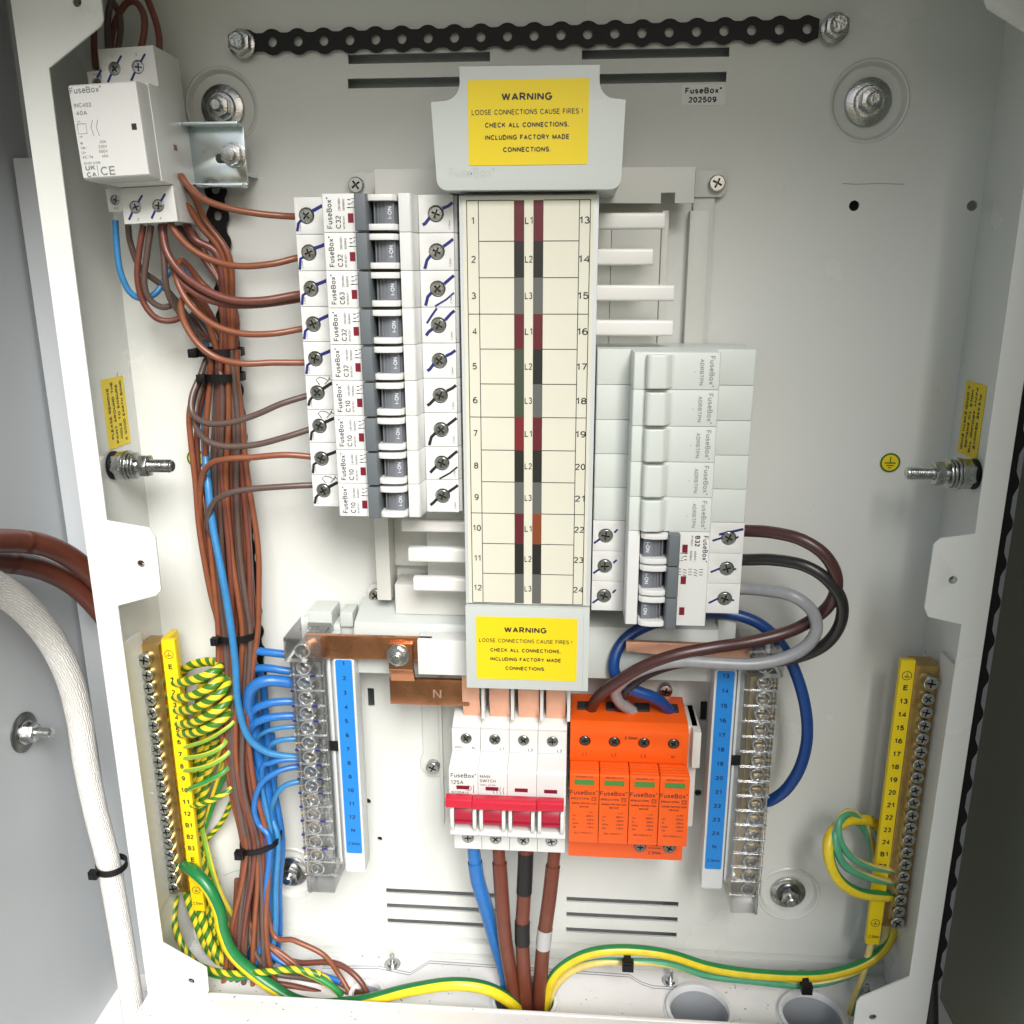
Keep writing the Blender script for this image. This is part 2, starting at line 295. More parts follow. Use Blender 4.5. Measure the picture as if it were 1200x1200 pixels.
    def ring(s, r0, r1, d, o=(0, 0), n=24, mi=0):
        vs = [(o[0] + r * math.cos(2 * math.pi * i / n), d, o[1] + r * math.sin(2 * math.pi * i / n)) for r in (r0, r1) for i in range(n)]
        return s.add(vs, [(i, (i + 1) % n, n + (i + 1) % n, n + i) for i in range(n)], mi)
    def mesh(s, name, mats, o=(0, 0, 0), bev=0.0, flatshade=False, ang=35, seg=2):
        o = Vector(o); bm = bmesh.new(); vs = [bm.verts.new(fl(v - o) * 0.001) for v in s.v]
        uvl = bm.loops.layers.uv.new('UVMap') if s.uv else None
        for f, mi in zip(s.f, s.m):
            try: q = bm.faces.new([vs[i] for i in f])
            except ValueError: continue
            q.material_index = mi
            if uvl:
                for l, i in zip(q.loops, f): l[uvl].uv = s.uv.get(i, (0, 0))
        if s.uv: bmesh.ops.remove_doubles(bm, verts=bm.verts, dist=1e-7)
        bmesh.ops.recalc_face_normals(bm, faces=bm.faces)
        if bev:
            es = [e for e in bm.edges if len(e.link_faces) == 2 and e.calc_face_angle(0) > 0.5]
            try: bmesh.ops.bevel(bm, geom=es, offset=bev * 0.001, segments=seg, profile=.6, affect='EDGES', clamp_overlap=True)
            except Exception: pass
        me = bpy.data.meshes.new(name); bm.to_mesh(me); bm.free()
        for m in (mats if isinstance(mats, (list, tuple)) else [mats]): me.materials.append(m)
        if not flatshade:
            me.polygons.foreach_set('use_smooth', [True] * len(me.polygons)); me.set_sharp_from_angle(angle=math.radians(ang))
        return me
    def build(s, name, mats, parent=None, bev=0.0, label=None, o=None, **k):
        po = Vector(parent['origin_mm']) if parent is not None and 'origin_mm' in parent else Vector((0, 0, 0))
        return link(name, s.mesh(name, mats, po if o is None else o, bev, **k), parent, label)
def spline(pts, n=6):
    P = [Vector(p) for p in pts]; P = [P[0] * 2 - P[1]] + P + [P[-1] * 2 - P[-2]]; out = []
    for i in range(1, len(P) - 2):
        a, b, c, d = P[i - 1:i + 3]
        for k in range(n):
            t = k / n; out.append(0.5 * ((2 * b) + (c - a) * t + (2 * a - 5 * b + 4 * c - d) * t * t + (3 * b - a - 3 * c + d) * t ** 3))
    return out + [P[-2]]
def link(name, me, parent=None, label=None, loc=None, rot=None, sc=None):
    ob = bpy.data.objects.new(name, me); C.objects.link(ob); ob.parent = parent
    if parent is not None: ob['origin_mm'] = parent['origin_mm'] if 'origin_mm' in parent else (0, 0, 0)
    if loc is not None: ob.location = fl(loc) * 0.001
    if rot is not None: ob.rotation_euler = rot
    if sc is not None: ob.scale = (sc, sc, sc)
    if label: ob['label'] = label
    return ob
def tag(o, label=None, cat=None, group=None, kind=None):
    if label: o['label'] = label
    if cat: o['category'] = cat
    if group: o['group'] = group
    if kind: o['kind'] = kind
    return o
def thing(name, label, cat, loc=(0, 0, 0), rot=None, group=None, local=False):
    o = bpy.data.objects.new(name, None); C.objects.link(o); o.location = fl(loc) * 0.001; o.empty_display_size = .01
    if rot: o.rotation_euler = rot
    o['origin_mm'] = (0, 0, 0) if local else tuple(loc)
    return tag(o, label, cat, group)
def single(name, mb, mats, label, cat, group=None, loc=(0, 0, 0), bev=0.0, **k):     # a thing that is one mesh
    ob = link(name, mb.mesh(name, mats, loc, bev, **k), None, None, loc); ob['origin_mm'] = tuple(loc)
    return tag(ob, label, cat, group)
circ = lambda r, x=0, z=0, n=16: [(x + r * math.cos(2 * math.pi * i / n), z + r * math.sin(2 * math.pi * i / n)) for i in range(n)]
rect = lambda x0, x1, z0, z1: [(x0, z0), (x1, z0), (x1, z1), (x0, z1)]
def rrect(x0, x1, z0, z1, r, n=4):
    out = []
    for cx, cz, a0 in ((x1 - r, z1 - r, 0), (x0 + r, z1 - r, 90), (x0 + r, z0 + r, 180), (x1 - r, z0 + r, 270)):
        for i in range(n + 1): a = math.radians(a0 + 90 * i / n); out.append((cx + r * math.cos(a), cz + r * math.sin(a)))
    return out

# shared screw head, radius 1 mm, cross recess, facing d; scaled per use
def screw_mesh(name, m, slot=False):
    b = MB(); n = 20; a, l = .12, .6
    cross = [(a, a), (a, l), (-a, l), (-a, a), (-l, a), (-l, -a), (-a, -a), (-a, -l), (a, -l), (a, -a), (l, -a), (l, a)]
    if slot: cross = [(-.85, -.13), (.85, -.13), (.85, .13), (-.85, .13)]
    top = circ(.86, n=n)
    tri = tessellate_polygon([[Vector((*p, 0)) for p in top], [Vector((*p, 0)) for p in cross]])
    h = .45; b.add([(p[0], h, p[1]) for p in top + cross], tri)
    k = len(cross); b.add([(p[0], h, p[1]) for p in cross] + [(p[0] * .6, h - .32, p[1] * .6) for p in cross], [(i, (i + 1) % k, k + (i + 1) % k, k + i) for i in range(k)] + [tuple(k + i for i in range(k))], 1)
    b.lathe([(1, -.8), (1, h - .18), (.95, h - .05), (.86, h)], n=n, cap=False)
    return b.mesh(name, [m, X['recess']], ang=40)
SC = screw_mesh('screw', X['screw']); SCD = screw_mesh('dark_screw', X['dscrew']); SCZ = screw_mesh('zinc_screw', X['zinc']); 
def screw(parent, x, d, z, r, me=None, name='screw', ang=None):
    o = Vector(parent['origin_mm']) if 'origin_mm' in parent else Vector((0, 0, 0))
    return link(name, me or SC, parent, None, Vector((x, d, z)) - o, (0, random.uniform(0, 6.28) if ang is None else ang, 0), r)

# ------------------------------------------------------------------ the kiosk round the board
def struct(name, mb, m, **k):
    ob = link(name, mb.mesh(name, m, (0, 0, 0), **k)); ob['kind'] = 'structure'; return ob
struct('ground', MB().add([(-6000, -3000, -900), (6000, -3000, -900), (6000, 9000, -900), (-6000, 9000, -900)], [(0, 1, 2, 3)]), mat('gravelly ground', (.13, .14, .10), .9, noise=.3, nscale=20))
struct('kiosk_back_wall', MB().box(-345, 320, -48, -42, -520, 470), X['kiosk'])
struct('kiosk_side_wall', MB().box(-345, -338, -42, 330, -520, 470), X['kiosk'])
struct('kiosk_side_wall', MB().box(305, 313, -42, 680, -520, 900), X['shade_kiosk'])  # unseen reach stretched forward and up to shade the right of the board
struct('kiosk_shade_roof', MB().box(-345, 313, -42, 240, 350, 358), X['kiosk'])  # unseen roof, height and depth set to shade the top of the panel
struct('kiosk_frame_post', MB().box(-336, -292, -42, -22, -402, 212), X['kiosk'], bev=1)
struct('kiosk_floor', MB().box(-338, 305, -42, 330, -408, -402), X['dirty'])

# ------------------------------------------------------------------ the metal enclosure
XL, XR, ZB, ZT, DF = -264, 240, -341, 330, 73
enc = thing('metal_enclosure', 'white powder coated steel enclosure standing open, with slotted back panel and tabbed front flanges', 'enclosure', (0, 0, ZB))
BOSS = [(173.1, 232.6), (-191.7, 235.0), (170.6, -280.4), (-187.5, -282.0)]
holes = [rect(-116.2, -35.8, 256.3, 261.2), rect(15.3, 95.8, 256.3, 261.0), rect(-117, -36, 243.7, 248.8), rect(15.3, 95, 243.7, 248.8)]
for z in (-295.6, -308.6, -321.8): holes += [rect(-117.3, -37, z, z + 4.2), rect(14.6, 94.4, z, z + 4.2)]
holes += [circ(2.9, 170.4, 178.5), circ(2.9, 235.0, 178), circ(1.9, -120.1, -249.8), circ(2.2, -127.4, -219.3), circ(2.4, 103.4, -202.2), circ(2.4, 89.3, -248.4)]
holes += [rect(-123.5, -119, -144.5, -131), rect(101.5, 106, -147, -133)]
holes += [circ(20.3, *b, n=40) for b in BOSS]
MB().ext(rect(XL, XR, ZB, ZT), -1.5, 0, holes=holes).build('back_panel', X['coat'], enc)
MB().box(XL - 1.5, XL, -1.5, DF - 1.5, ZB, ZT).build('side_wall', X['coat'], enc)
MB().box(XR, XR + 1.5, -1.5, DF - 1.5, ZB, ZT).build('side_wall', X['coat'], enc)
MB().box(XL, XR, -1.5, DF - 1.5, ZT, ZT + 1.5).build('top_wall', X['coat'], enc)
tray_h = [circ(21.5, -13, 48, 32), circ(21, 105, 48.5, 32), circ(21, 180, 48.5, 32), circ(10.6, -122, 50, 24)]
MB().ext(rect(XL, XR, 0, DF - 1.5), ZB - 1.5, ZB, U=EX, V=ED, T=EZ, holes=tray_h).build('bottom_tray', X['dirty'], enc)
MB().box(-125, 105, -13, -11.5, 232, 268).build('slot_light_plate', X['kiosk'], enc)  # added plate behind the top slots, catches light so they show grey
MB().box(XL, XR, 0, 6, ZB, ZB + 10).box(XL, XR, 6, 12, ZB, ZB + 1.2).build('upstand', X['coat'], enc, bev=1.0)
def flange(sx, tabz, name='front_flange'):
    # left flange outline (x, z); right one is drawn from its own numbers
    if sx < 0:
        o = [(XL - 1.5, ZT), (XL - 1.5, -327), (-224.5, -324.5), (-222.8, -319), (-222.5, -301.4), (-250.4, -283), (-251, -45.6), (-227, -38.6), (-223.6, -35), (-223.4, -3), (-226.5, 2.6), (-251, 6.5), (-250.4, 241.6), (-221, 260.1), (-219.3, 263), (-219.3, ZT)]
        h = [(-233.9, -19.3), (-234.1, -312.5), (-231.7, 270.9)]
    else:
        o = [(XR + 1.5, ZT), (198.5, ZT), (198.5, 262), (200.5, 258.6), (227.6, 243.5), (228.4, 7.6), (211, 4.9), (207.8, 1.5), (207.2, -35), (210, -40.4), (228, -44.2), (227.3, -279), (199.5, -296.5), (197.6, -300), (197.0, -324), (XR + 1.5, -327)]
        h = [(220.3, -18.6), (208.5, -311), (210, 275)]
    f = MB().ext(o, DF - 1.5, DF, holes=[circ(2.2, *p, n=14) for p in h]).build(name, X['coat'], enc, bev=.5)
    for p in h: MB().lathe([(2.2, -8), (3.4, -8), (3.4, 0)], (p[0], DF - 1.5, p[1]), n=14, cap=False).lathe([(2.15, -5), (1.5, -5)], (p[0], DF, p[1]), n=14, cap=False).lathe([(1.5, -6), (.01, -6)], (p[0], DF, p[1]), n=12, cap=False).build('rivet_nut', X['zinc'], f)
flange(-1, 0); flange(1, 0)
MB().ext([(XL - 1.5, -324.6), (XR + 1.5, -324.6), (XR + 1.5, ZB), (XL - 1.5, ZB)], DF - 4, DF - 1.6).box(XL - 1.5, XR + 1.5, DF - 1.4, 175, -327, -325.2).build('bottom_lip', X['dirty'], enc, bev=.4)
for i, b in enumerate(BOSS):
    MB().lathe([(21.8, 0.1), (20.9, .9), (20.0, .6), (18.2, -3), (.01, -3.2)], (b[0], 0, b[1]), n=40, cap=False).build('embossed_dish', X['coat'], enc)
g = MB().ext(rect(-255, 232, 12.5, 68), ZB + .1, ZB + 1.4, U=EX, V=ED, T=EZ, holes=tray_h)
gp = g.build('gland_plate', X['dirty'], enc, bev=.3)
line = [(-160, 25), (-120, 22.5), (-96, 27), (-84, 15), (-30, 16), (60, 18), (68, 24), (76, 27), (100, 27)]
gk = MB()
for off in (0, 2.2):
    pts = [(x, d + off) for x, d in line]
    for (x0, d0), (x1, d1) in zip(pts, pts[1:]): gk.flat([(x0, d0, ZB + 1.6), (x1, d1, ZB + 1.6), (x1, d1 + .45, ZB + 1.6), (x0, d0 + .45, ZB + 1.6)])
gk.build('gap_line', X['gasket'], gp)
for x, d in ((-110.2, 20.2), (88.4, 22), (-230, 25), (222, 25)):
    MB().lathe([(6, 1.4), (6, 2), (3.6, 2.1), (3.6, 3.5), (1.7, 3.6), (1.7, 10), (1.2, 10.4)], (x, d, ZB), EZ, n=14).build('gland_screw', X['zinc'], gp)
# stickers stuck on the enclosure
st = MB().ext(rrect(70.8, 95.2, 231.8, 242.6, 1.4), .1, .4).build('date_sticker', mat('bright white label', (.86, .86, .84), .45), enc, label='small white date sticker with black print')
MB().text('FuseBox®', (82.8, .5, 237.9), 3.1, bold=True, w=20).text('202509', (82.4, .5, 233.3), 3.0, bold=True, w=15.5).build('lettering', X['ink'], st)
def earth_symbol(x, z):
    p = MB().lathe([(6.0, .1), (6.0, .4)], (x, 0, z), n=28).build('earth_sticker', X['yellow'], enc, label='round yellow earth symbol sticker')
    MB().ring(4.9, 6.0, .5, (x, z), 28).quad(x - .35, x + .35, z + .2, z + 3.6, .5).quad(x - 3.2, x + 3.2, z - .6, z + .2, .5).quad(x - 2.1, x + 2.1, z - 2.1, z - 1.4, .5).quad(x - 1, x + 1, z - 3.5, z - 2.8, .5).build('symbol', mat('dark green print', (.03, .14, .015), .5), p)
earth_symbol(206.2, 30.6); earth_symbol(-227.7, 27.9)
def paint_sticker(x, sx):
    d0, d1, z0, z1 = 12, 37.5, 40.2, 82
    xs = x + sx * .1
    st = MB().ext([(d0, z0), (d1, z0), (d1, z1), (d0, z1)], 0, .3, (xs, 0, 0), ED, EZ, EX * sx).build('paint_warning_sticker', X['yellow'], enc, label='yellow sticker on a side wall about removing paint')
    L = ['PLEASE REMOVE', 'PAINT AROUND THE', 'HOLE TO ENSURE', 'A GOOD EARTH BOND']; t = MB(); mid = (z0 + z1) / 2
    for i, s_ in enumerate(L):
        # reads upward on the left wall, downward on the right one; lines step towards the back panel
        dd = d1 - 6.6 - i * 5.2
        t.text(s_, (xs + sx * .4, dd, mid), 2.7, R=EZ if sx > 0 else -EZ, U=ED, w=min(37, len(s_) * 2.35), bold=True)
    t.build('lettering', X['ink'], st)
paint_sticker(XL, 1); paint_sticker(XR, -1)
for pts in ([(262, 1026), (275, 1021), (291, 1018)], [(987, 215), (1004, 216), (1030, 215), (1060, 216)]):
    MB().stroke([(at(*q, 0)[0], at(*q, 0)[2]) for q in pts], .35, .08).build('scratch', X['grey_ink'], enc)
MB().add([(-42, 92, -325.1), (-36.5, 92, -325.1), (-36.5, 94.5, -325.1), (-42, 94.5, -325.1)], [(0, 1, 2, 3)]).build('pen_mark', X['blue_pen'], enc)
# conduits in the tray
def conduit(x, d, r, label, h=5):
    t = thing('conduit_collar', label, 'conduit', (x, d, ZB))
    MB().lathe([(r + 3.6, 1.5), (r + 3.6, 2.2), (r + 2.2, 2.6), (r + 2.2, h), (r, h + .4), (r - .6, h - .6), (r - .6, -60)], (x, d, ZB), EZ, n=40, cap=False).build('collar', X['pvc'], t)
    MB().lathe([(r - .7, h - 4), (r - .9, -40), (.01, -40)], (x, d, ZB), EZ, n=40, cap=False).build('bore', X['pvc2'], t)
conduit(-13, 48, 20.5, 'white conduit collar with the thick brown supply tails rising from it')
conduit(105, 48.5, 20, 'empty white conduit collar in the tray, nearer the supply tails')
conduit(180, 48.5, 20, 'empty white conduit collar in the tray near the right flange')
conduit(-122, 50, 10, 'small white gland with brown wires dropping into it', 5)

# ------------------------------------------------------------------ bolts, straps, studs
def bolt(x, d, z, label, big=12.5, group=None, tilt=(0, 0), dark=False):
    t = thing('fixing_bolt', label, 'bolt', (x, d, z)); A = Vector((tilt[0], 1, tilt[1])).normalized(); o = (x, d, z)
    m = X['zinc']
    MB().lathe([(big, -2.4), (big, -1.2), (big - .6, -.8), (5, -.8)], o, A, 28).build('washer', m, t)
    MB().lathe([(8.4, -.7), (8.4, .2), (7.6, .9), (5, 1)], o, A, 24).build('spring_washer', X['dscrew'] if dark else m, t)
    MB().hexa(6.4, 1.0, 5.5, o, A).build('nut', m, t, bev=.5)
    MB().lathe([(3.4, 5), (3.4, 9), (2.6, 9.6)], o, A, 16).build('stud', m, t)
    return t
bolt(173.1, .3, 232.6, 'zinc wall fixing bolt in the dished recess at the upper right corner')
bolt(-191.7, .3, 235, 'zinc wall fixing bolt above the small din bracket')
bolt(170.6, .3, -280.4, 'grey wall fixing bolt in the dished recess at the lower right', 12, dark=True)
bolt(-187.5, .3, -282, 'grey wall fixing bolt half hidden behind the blue wires', 12, dark=True)
def strap_outline(n, pitch, R, wmin, x0, lead=6):
    top = []; L = n * pitch; k = 10
    for i in range(n * k + 1):
        x = i / k * pitch; dx = (x % pitch); dx = min(dx, pitch - dx)
        # discs on multiples of the pitch, a narrow waist between
        c = math.sqrt(max(0, R * R - dx * dx)); top.append((x0 + x, max(c, wmin + .6 * (1 - abs(dx - pitch / 2) / (pitch / 2)) * 0)))
    top = [(x0 - lead, wmin)] + top + [(x0 + L + lead, wmin)]
    return top + [(x, -y) for x, y in reversed(top)]
def strap(label, o, U, V, n, pitch, R, wmin, hr, T=ED, th=1.2, t0=0):
    b = MB().ext(strap_outline(n, pitch, R, wmin, 0), t0, t0 + th, o, U, V, T, holes=[circ(hr, i * pitch, 0, 12) for i in range(n + 1)])
    return single('perforated_strap', b, X['black'], label, 'strap', loc=o, bev=.25)
a = Vector((-158, 0, 267.6)); e = Vector((133.3, 0, 268.4)); U = (e - a).normalized()
strap('black perforated plastic strap stretched along the top of the panel', a - U * 14.7, U, EZ, 21, 14.7, 6.7, 4.6, 2.6, t0=2.5)
strap('black perforated strap hanging behind the brown wires', Vector((-198, 0, 190)), -EZ, EX, 21, 14.7, 6.7, 4.6, 2.6, t0=3)
strap('black bead edged strap running down outside the right wall', Vector((251, 44, 100)), -EZ, EX, 17, 23.4, 8.0, 5.6, .9, th=5)
strap('black bead edged strap mostly hidden outside the left wall', Vector((-273.6, 40, 160)), -EZ, EX, 12, 23.4, 6.6, 3.2, .9, th=5)
for x, z, lb in ((-175, 266.6, 'zinc hex bolt holding the left end of the top strap'), (150, 268.2, 'zinc hex bolt holding the right end of the top strap')):
    t = thing('strap_bolt', lb, 'bolt', (x, 0, z)); o = (x, 0, z)
    MB().lathe([(7.6, 4), (7.6, 5.4), (7, 5.8)], o, n=24).build('washer', X['zinc'], t)
    MB().hexa(6.6, 5.8, 11, o).build('nut', X['zinc'], t, bev=.5)
    MB().lathe([(4.3, 10), (4.3, 14), (3.6, 14.8)], o, n=18).build('stud', X['screw'], t)
def wall_stud(x, sx, d, z, label):
    t = thing('earth_stud', label, 'stud', (x, d, z)); A = EX * sx; o = (x, d, z)
    MB().lathe([(8.6, .2), (8.8, 1.2), (8.6, 2)], o, A, 26).build('serrated_washer', X['black'], t)
    MB().hexa(8.6, 2, 8.2, o, A, ph=.1).build('nut', X['zinc'], t, bev=.6)
    for i, (r, t0) in enumerate(((9.2, 8.4), (9.2, 10.3), (8.2, 12.2), (8.2, 14.2))): MB().lathe([(r, t0), (r, t0 + 1.5)], o, A, 26).build('washer', X['zinc'], t, bev=.3)
    MB().hexa(7.2, 18, 23.4, o, A, ph=.4).build('nut', X['zinc'], t, bev=.6)
    pr = [(4.0, 14)]
    for i in range(14): pr += [(4.0, 24 + i * .95), (3.4, 24.45 + i * .95)]
    MB().lathe(pr + [(3.3, 37.5), (2.6, 38)], o, A, 16).build('threaded_rod', X['zinc'], t)
wall_stud(XL, 1, 36, 30.6, 'zinc earth stud with nuts and washers on the left inner wall')
wall_stud(XR, -1, 38, 32.5, 'zinc earth stud with nuts and washers on the right inner wall')

# ------------------------------------------------------------------ busbar chassis
ch = thing('busbar_chassis', 'off white busbar chassis frame carrying the breakers, with white insulated prongs', 'chassis', (-11, 0, 180))
cm = X['chassis']
MB().ext([(-99, 181), (-99, 198.3), (78, 197.6), (78, 179), (67.5, 179), (67.5, 184.5), (60, 184.5), (60, 179)], 20, 22).box(-98, 77, 0, 20, 196, 197.4).build('cross_bar', cm, ch, bev=.4)
MB().box(78, 89, 0, 8, 98, 176).box(80, 92, 2, 3.2, 98, 197).build('side_rail', cm, ch, bev=.4)
MB().box(-108.5, -99.5, 0, 22, -58, 160).build('side_rail', cm, ch, bev=.6)
MB().box(-99.5, -60, 0, 6, -40, 10).box(-97, -46, 2, 22, -67, -47).build('lower_bar', cm, ch, bev=.5)
MB().box(34, 62, 0, 9, 60, 171).box(62.1, 66, 0, 11, 60, 176).box(24, 33.9, 0, 8, 60, 172).build('busbar_housing', cm, ch, bev=.6)
MB().box(-76, -48, 0, 20, -60, 176).build('busbar_housing', cm, ch, bev=.6)
def tab(x, z, sx):
    o = [(x - 5, z - 7), (x + 3, z - 7), (x + 6, z - 4), (x + 6, z + 4), (x + 3, z + 7), (x - 12, z + 7), (x - 12, z - 7)]
    if sx < 0: o = [(2 * x - p, q) for p, q in o]
    MB().ext(o, 3, 5).build('fixing_tab', cm, ch, bev=.3); screw(ch, x, 6.5, z, 4.6, SCZ)
tab(92.1, 190.5, 1); tab(-113.2, 191.4, -1); tab(-112.9, -60.5, -1)
for x1, zc, h in ((60.4, 168.8, 8.4), (55, 150.4, 8.8), (67, 131.6, 8.6), (67.2, 113, 8.6)):
    MB().ext(rrect(-h / 2, h / 2, 37, 43.5, 1.6), 20, x1, (0, 0, zc), EZ, ED, EX).build('insulated_prong', X['stub'], ch, bev=.3)
for x0, zc, h in ((-83.2, -20.4, 9), (-80.7, -39, 8.8), (-86.7, -2.5, 7)):
    MB().ext(rrect(-h / 2, h / 2, 37, 43.5, 1.6), x0, -42, (0, 0, zc), EZ, ED, EX).build('insulated_prong', X['stub'], ch, bev=.3)
MB().box(-44, 24, 0, 58, -90, 182).build('busbar_block', cm, ch)
# mounting plate under the main switch
mp = thing('mounting_plate', 'off white mounting plate behind the main switch with cross head screws', 'plate', (0, 0, -120))
MB().ext([(-86, -116), (86, -112), (86, -232), (-70, -232), (-70, -196), (-83, -196), (-88, -190), (-88, -182), (-86, -178)], .4, 2).box(-74, -72, 2, 5, -232, -120).box(80, 96, 2, 30, -208, -135).box(92, 97, 2, 38, -160, -135).build('plate', cm, mp, bev=.3)
for x, z in ((-79.1, -186.9), (77.3, -123.4)): screw(mp, x, 5, z, 4.6, SCZ)

# ------------------------------------------------------------------ breakers
W_IN = 88.5
def pole_body(hz, holes_d=True):
    b = MB(); t = 47.2
    b.prof([(0, 9), (0, t - 14), (0, t), (20.5, t), (20.6, 69.4), (21.2, 70), (44.4, 70), (44.6, 61), (60.2, 61), (60.4, 70), (66, 70), (66.8, 69), (68.4, 55.2), (W_IN, 55.2), (W_IN, 9)], -hz, hz)
    return b
def terminal_plates(b, hz, zs, xs=(6.3, 77.6)):
    z0 = -hz
    b.ext(rect(0, 20.4, -hz, hz), 47.3, 50, holes=[circ(4.3, xs[0], z, 20) for z in zs])
    b.ext(rect(68.5, W_IN - 1.6, -hz, hz), 55.3, 58, holes=[circ(4.3, xs[1], z, 20) for z in zs])
def lever_mesh(): return MB().prof([(39, 68), (38.8, 75.2), (39.4, 76), (44.6, 76), (45.4, 74.5), (45.6, 62), (39, 62)], -8.9, 8.9).mesh('lever', X['lever'], bev=.35)
def barrel_mesh():
    b = MB(); pts = [(45.8, 61)]
    for i in range(9):
        a = math.pi * (.93 - .86 * i / 8); pts.append((52.6 + 6.9 * math.cos(a), 63 + 6.8 * math.sin(a)))
    b.prof(pts + [(59.4, 61)], -5.5, 5.5)
    for u in (47.6, 49.4, 51.3): b.box(u, u + .7, 66, 70.0, -5.5, 5.5)
    return b.mesh('handle_barrel', X['barrel'], bev=.1)
def plate_mesh():
    return MB().ext([(53.2, -5.4), (58.2, -5.4), (58.2, 5.4), (53.2, 5.4)], 68.6, 70.3).mesh('handle_plate', X['plate'], bev=.2)
def cheek_mesh():
    return MB().prof([(44.2, 61), (44.2, 70.5), (45.2, 73), (47.5, 74.2), (53, 74.6), (58, 73.6), (59.8, 71.5), (60.1, 61)], -1.55, 1.55).mesh('handle_cheek', X['mcb'], bev=.5)
LEV, BAR, PLT, CHK = lever_mesh(), barrel_mesh(), plate_mesh(), cheek_mesh()
HZ = 9.38
body_b = pole_body(HZ); terminal_plates(body_b, HZ, [0]); 
BODY = body_b.mesh('breaker_body', X['mcb'], bev=.28)
UPZ, LFT = EZ, -EX
def handle(parent, zc, onlabel=True):
    link('lever', LEV, parent, None, (0, 0, zc)); link('handle_barrel', BAR, parent, None, (0, 0, zc))
    p = link('handle_plate', PLT, parent, None, (0, 0, zc))
    for s_ in (1, -1): link('handle_cheek', CHK, parent, None, (0, 0, zc + s_ * 7.1))
    MB().text('I-ON', (56.9, 70.45, 0), 2.1, R=UPZ, U=LFT).build('lettering', X['white_ink'], p)
def face_print(parent, rating, zc=0, dark=True, code='MT10C32/1', sp='230/400V~'):
    b = MB(); D = 70.08
    b.text('FuseBox®', (25.8, D, zc - 7.6), 2.75, UPZ, LFT, 'l', 15.2)
    b.text(rating, (30.2, D, zc - 7.6), 2.7, UPZ, LFT, 'l', 6.2, bold=not dark)
    b.text(code, (32.3, D, zc - 7.6), 1.0, UPZ, LFT, 'l', 6.0).text(sp, (30.3, D, zc + 1), 1.2, UPZ, LFT, 'l', 6.6).text('50/60Hz', (32.6, D, zc + 1.2), 1.2, UPZ, LFT, 'l', 5.6)
    for z in (2.6, 4.3, 6.4): b.stroke([(34.2, zc + z), (35.6, zc + z)], .5, D)
    b.stroke([(33.6, zc + 2.6), (38, zc + 2.6)], .3, D).stroke([(35.8, zc + 4.4), (37.3, zc + 5.6)], .3, D).stroke([(36, zc + 6.8), (38, zc + 7.0)], .3, D)
    b.build('lettering', X['ink'], parent)
def flag(parent, zc): MB().box(34.0, 36.9, 69.6, 70.15, zc - 4.8, zc - .2).build('indicator_flag', X['flag'], parent)
def small_nm(parent, zs, inner=58):
    b = MB()
    for z in zs:
        b.text('2.5Nm', (3.0, 50.08, z - 8.2), .95, UPZ, LFT, 'l', 4).text('2.5Nm', (85.2, inner + .08, z - 7.6), 1.0, UPZ, LFT, 'l', 4.2)
    b.build('torque_mark', X['grey_ink'], parent)
RAT = ['C32', 'C32', 'C63', 'C32', 'C32', 'C10', 'C10', 'C10', 'C10']
ORD = ['topmost', 'second from top', 'third from top', 'fourth from top', 'fifth from top', 'sixth from top', 'seventh from top', 'eighth from top', 'lowest']
MZ = [172.2 - 19.0 * i for i in range(9)]
rj = lambda a: random.uniform(-a, a)
for i in range(9):
    t = thing('circuit_breaker', '%s white single pole breaker marked %s in the left stack, %s terminal marks' % (ORD[i], RAT[i], 'blue' if i < 5 else 'black'), 'breaker', (-137, 0, MZ[i]), group='single pole breakers in the left stack', local=True)
    link('breaker_body', BODY, t)
    handle(t, 0); face_print(t, RAT[i], code='MT10%s/1' % RAT[i]); flag(t, 0); small_nm(t, [0])
    screw(t, 6.3, 48.7, 0, 3.75); screw(t, 77.6, 56.7, 0, 3.75)
    pm = Pens(); k = rj(1)
    pm.stroke([(20.2, 7.2 + k), (14, 4.4 + k), (9.5, 2.2)], 1.8, 50.1).stroke([(3.2, -2.4), (1.6, -4.0 - k), (.8, -8 + k)], 1.5, 50.1)
    j = rj(1.2); lo = -5.5 - (3.2 if i in (1, 2, 6) else 0)
    pm.stroke([(86.5, 6.6 + j), (84.5, 5 + j), (81.2, 2.6)], 1.6, 58.1).stroke([(74.4, -1.8), (72 - k * .4, -4.2 + j * .5), (70.6 - k * .5, lo)], 1.7, 58.1)
    if i in (2, 7): pm.stroke([(86.4, -2), (82, -5.6), (76, -9)], 1.0, 58.1)
    if i == 3: pm.stroke([(77, 9), (74, 5), (71.3, 1)], 1.2, 58.1)
    if i in (5, 6, 8): pm.stroke([(8, 4.6), (6, 7.4), (8, 8.8), (11, 8.2), (13, 6.8), (14, 9)], .45, 50.1).stroke([(11, 5), (14, 8), (17, 5.8), (19, 8.6)], .45, 50.1)
    pm.build('pen_mark', X['blue_pen'] if i < 5 else X['black_pen'], t)
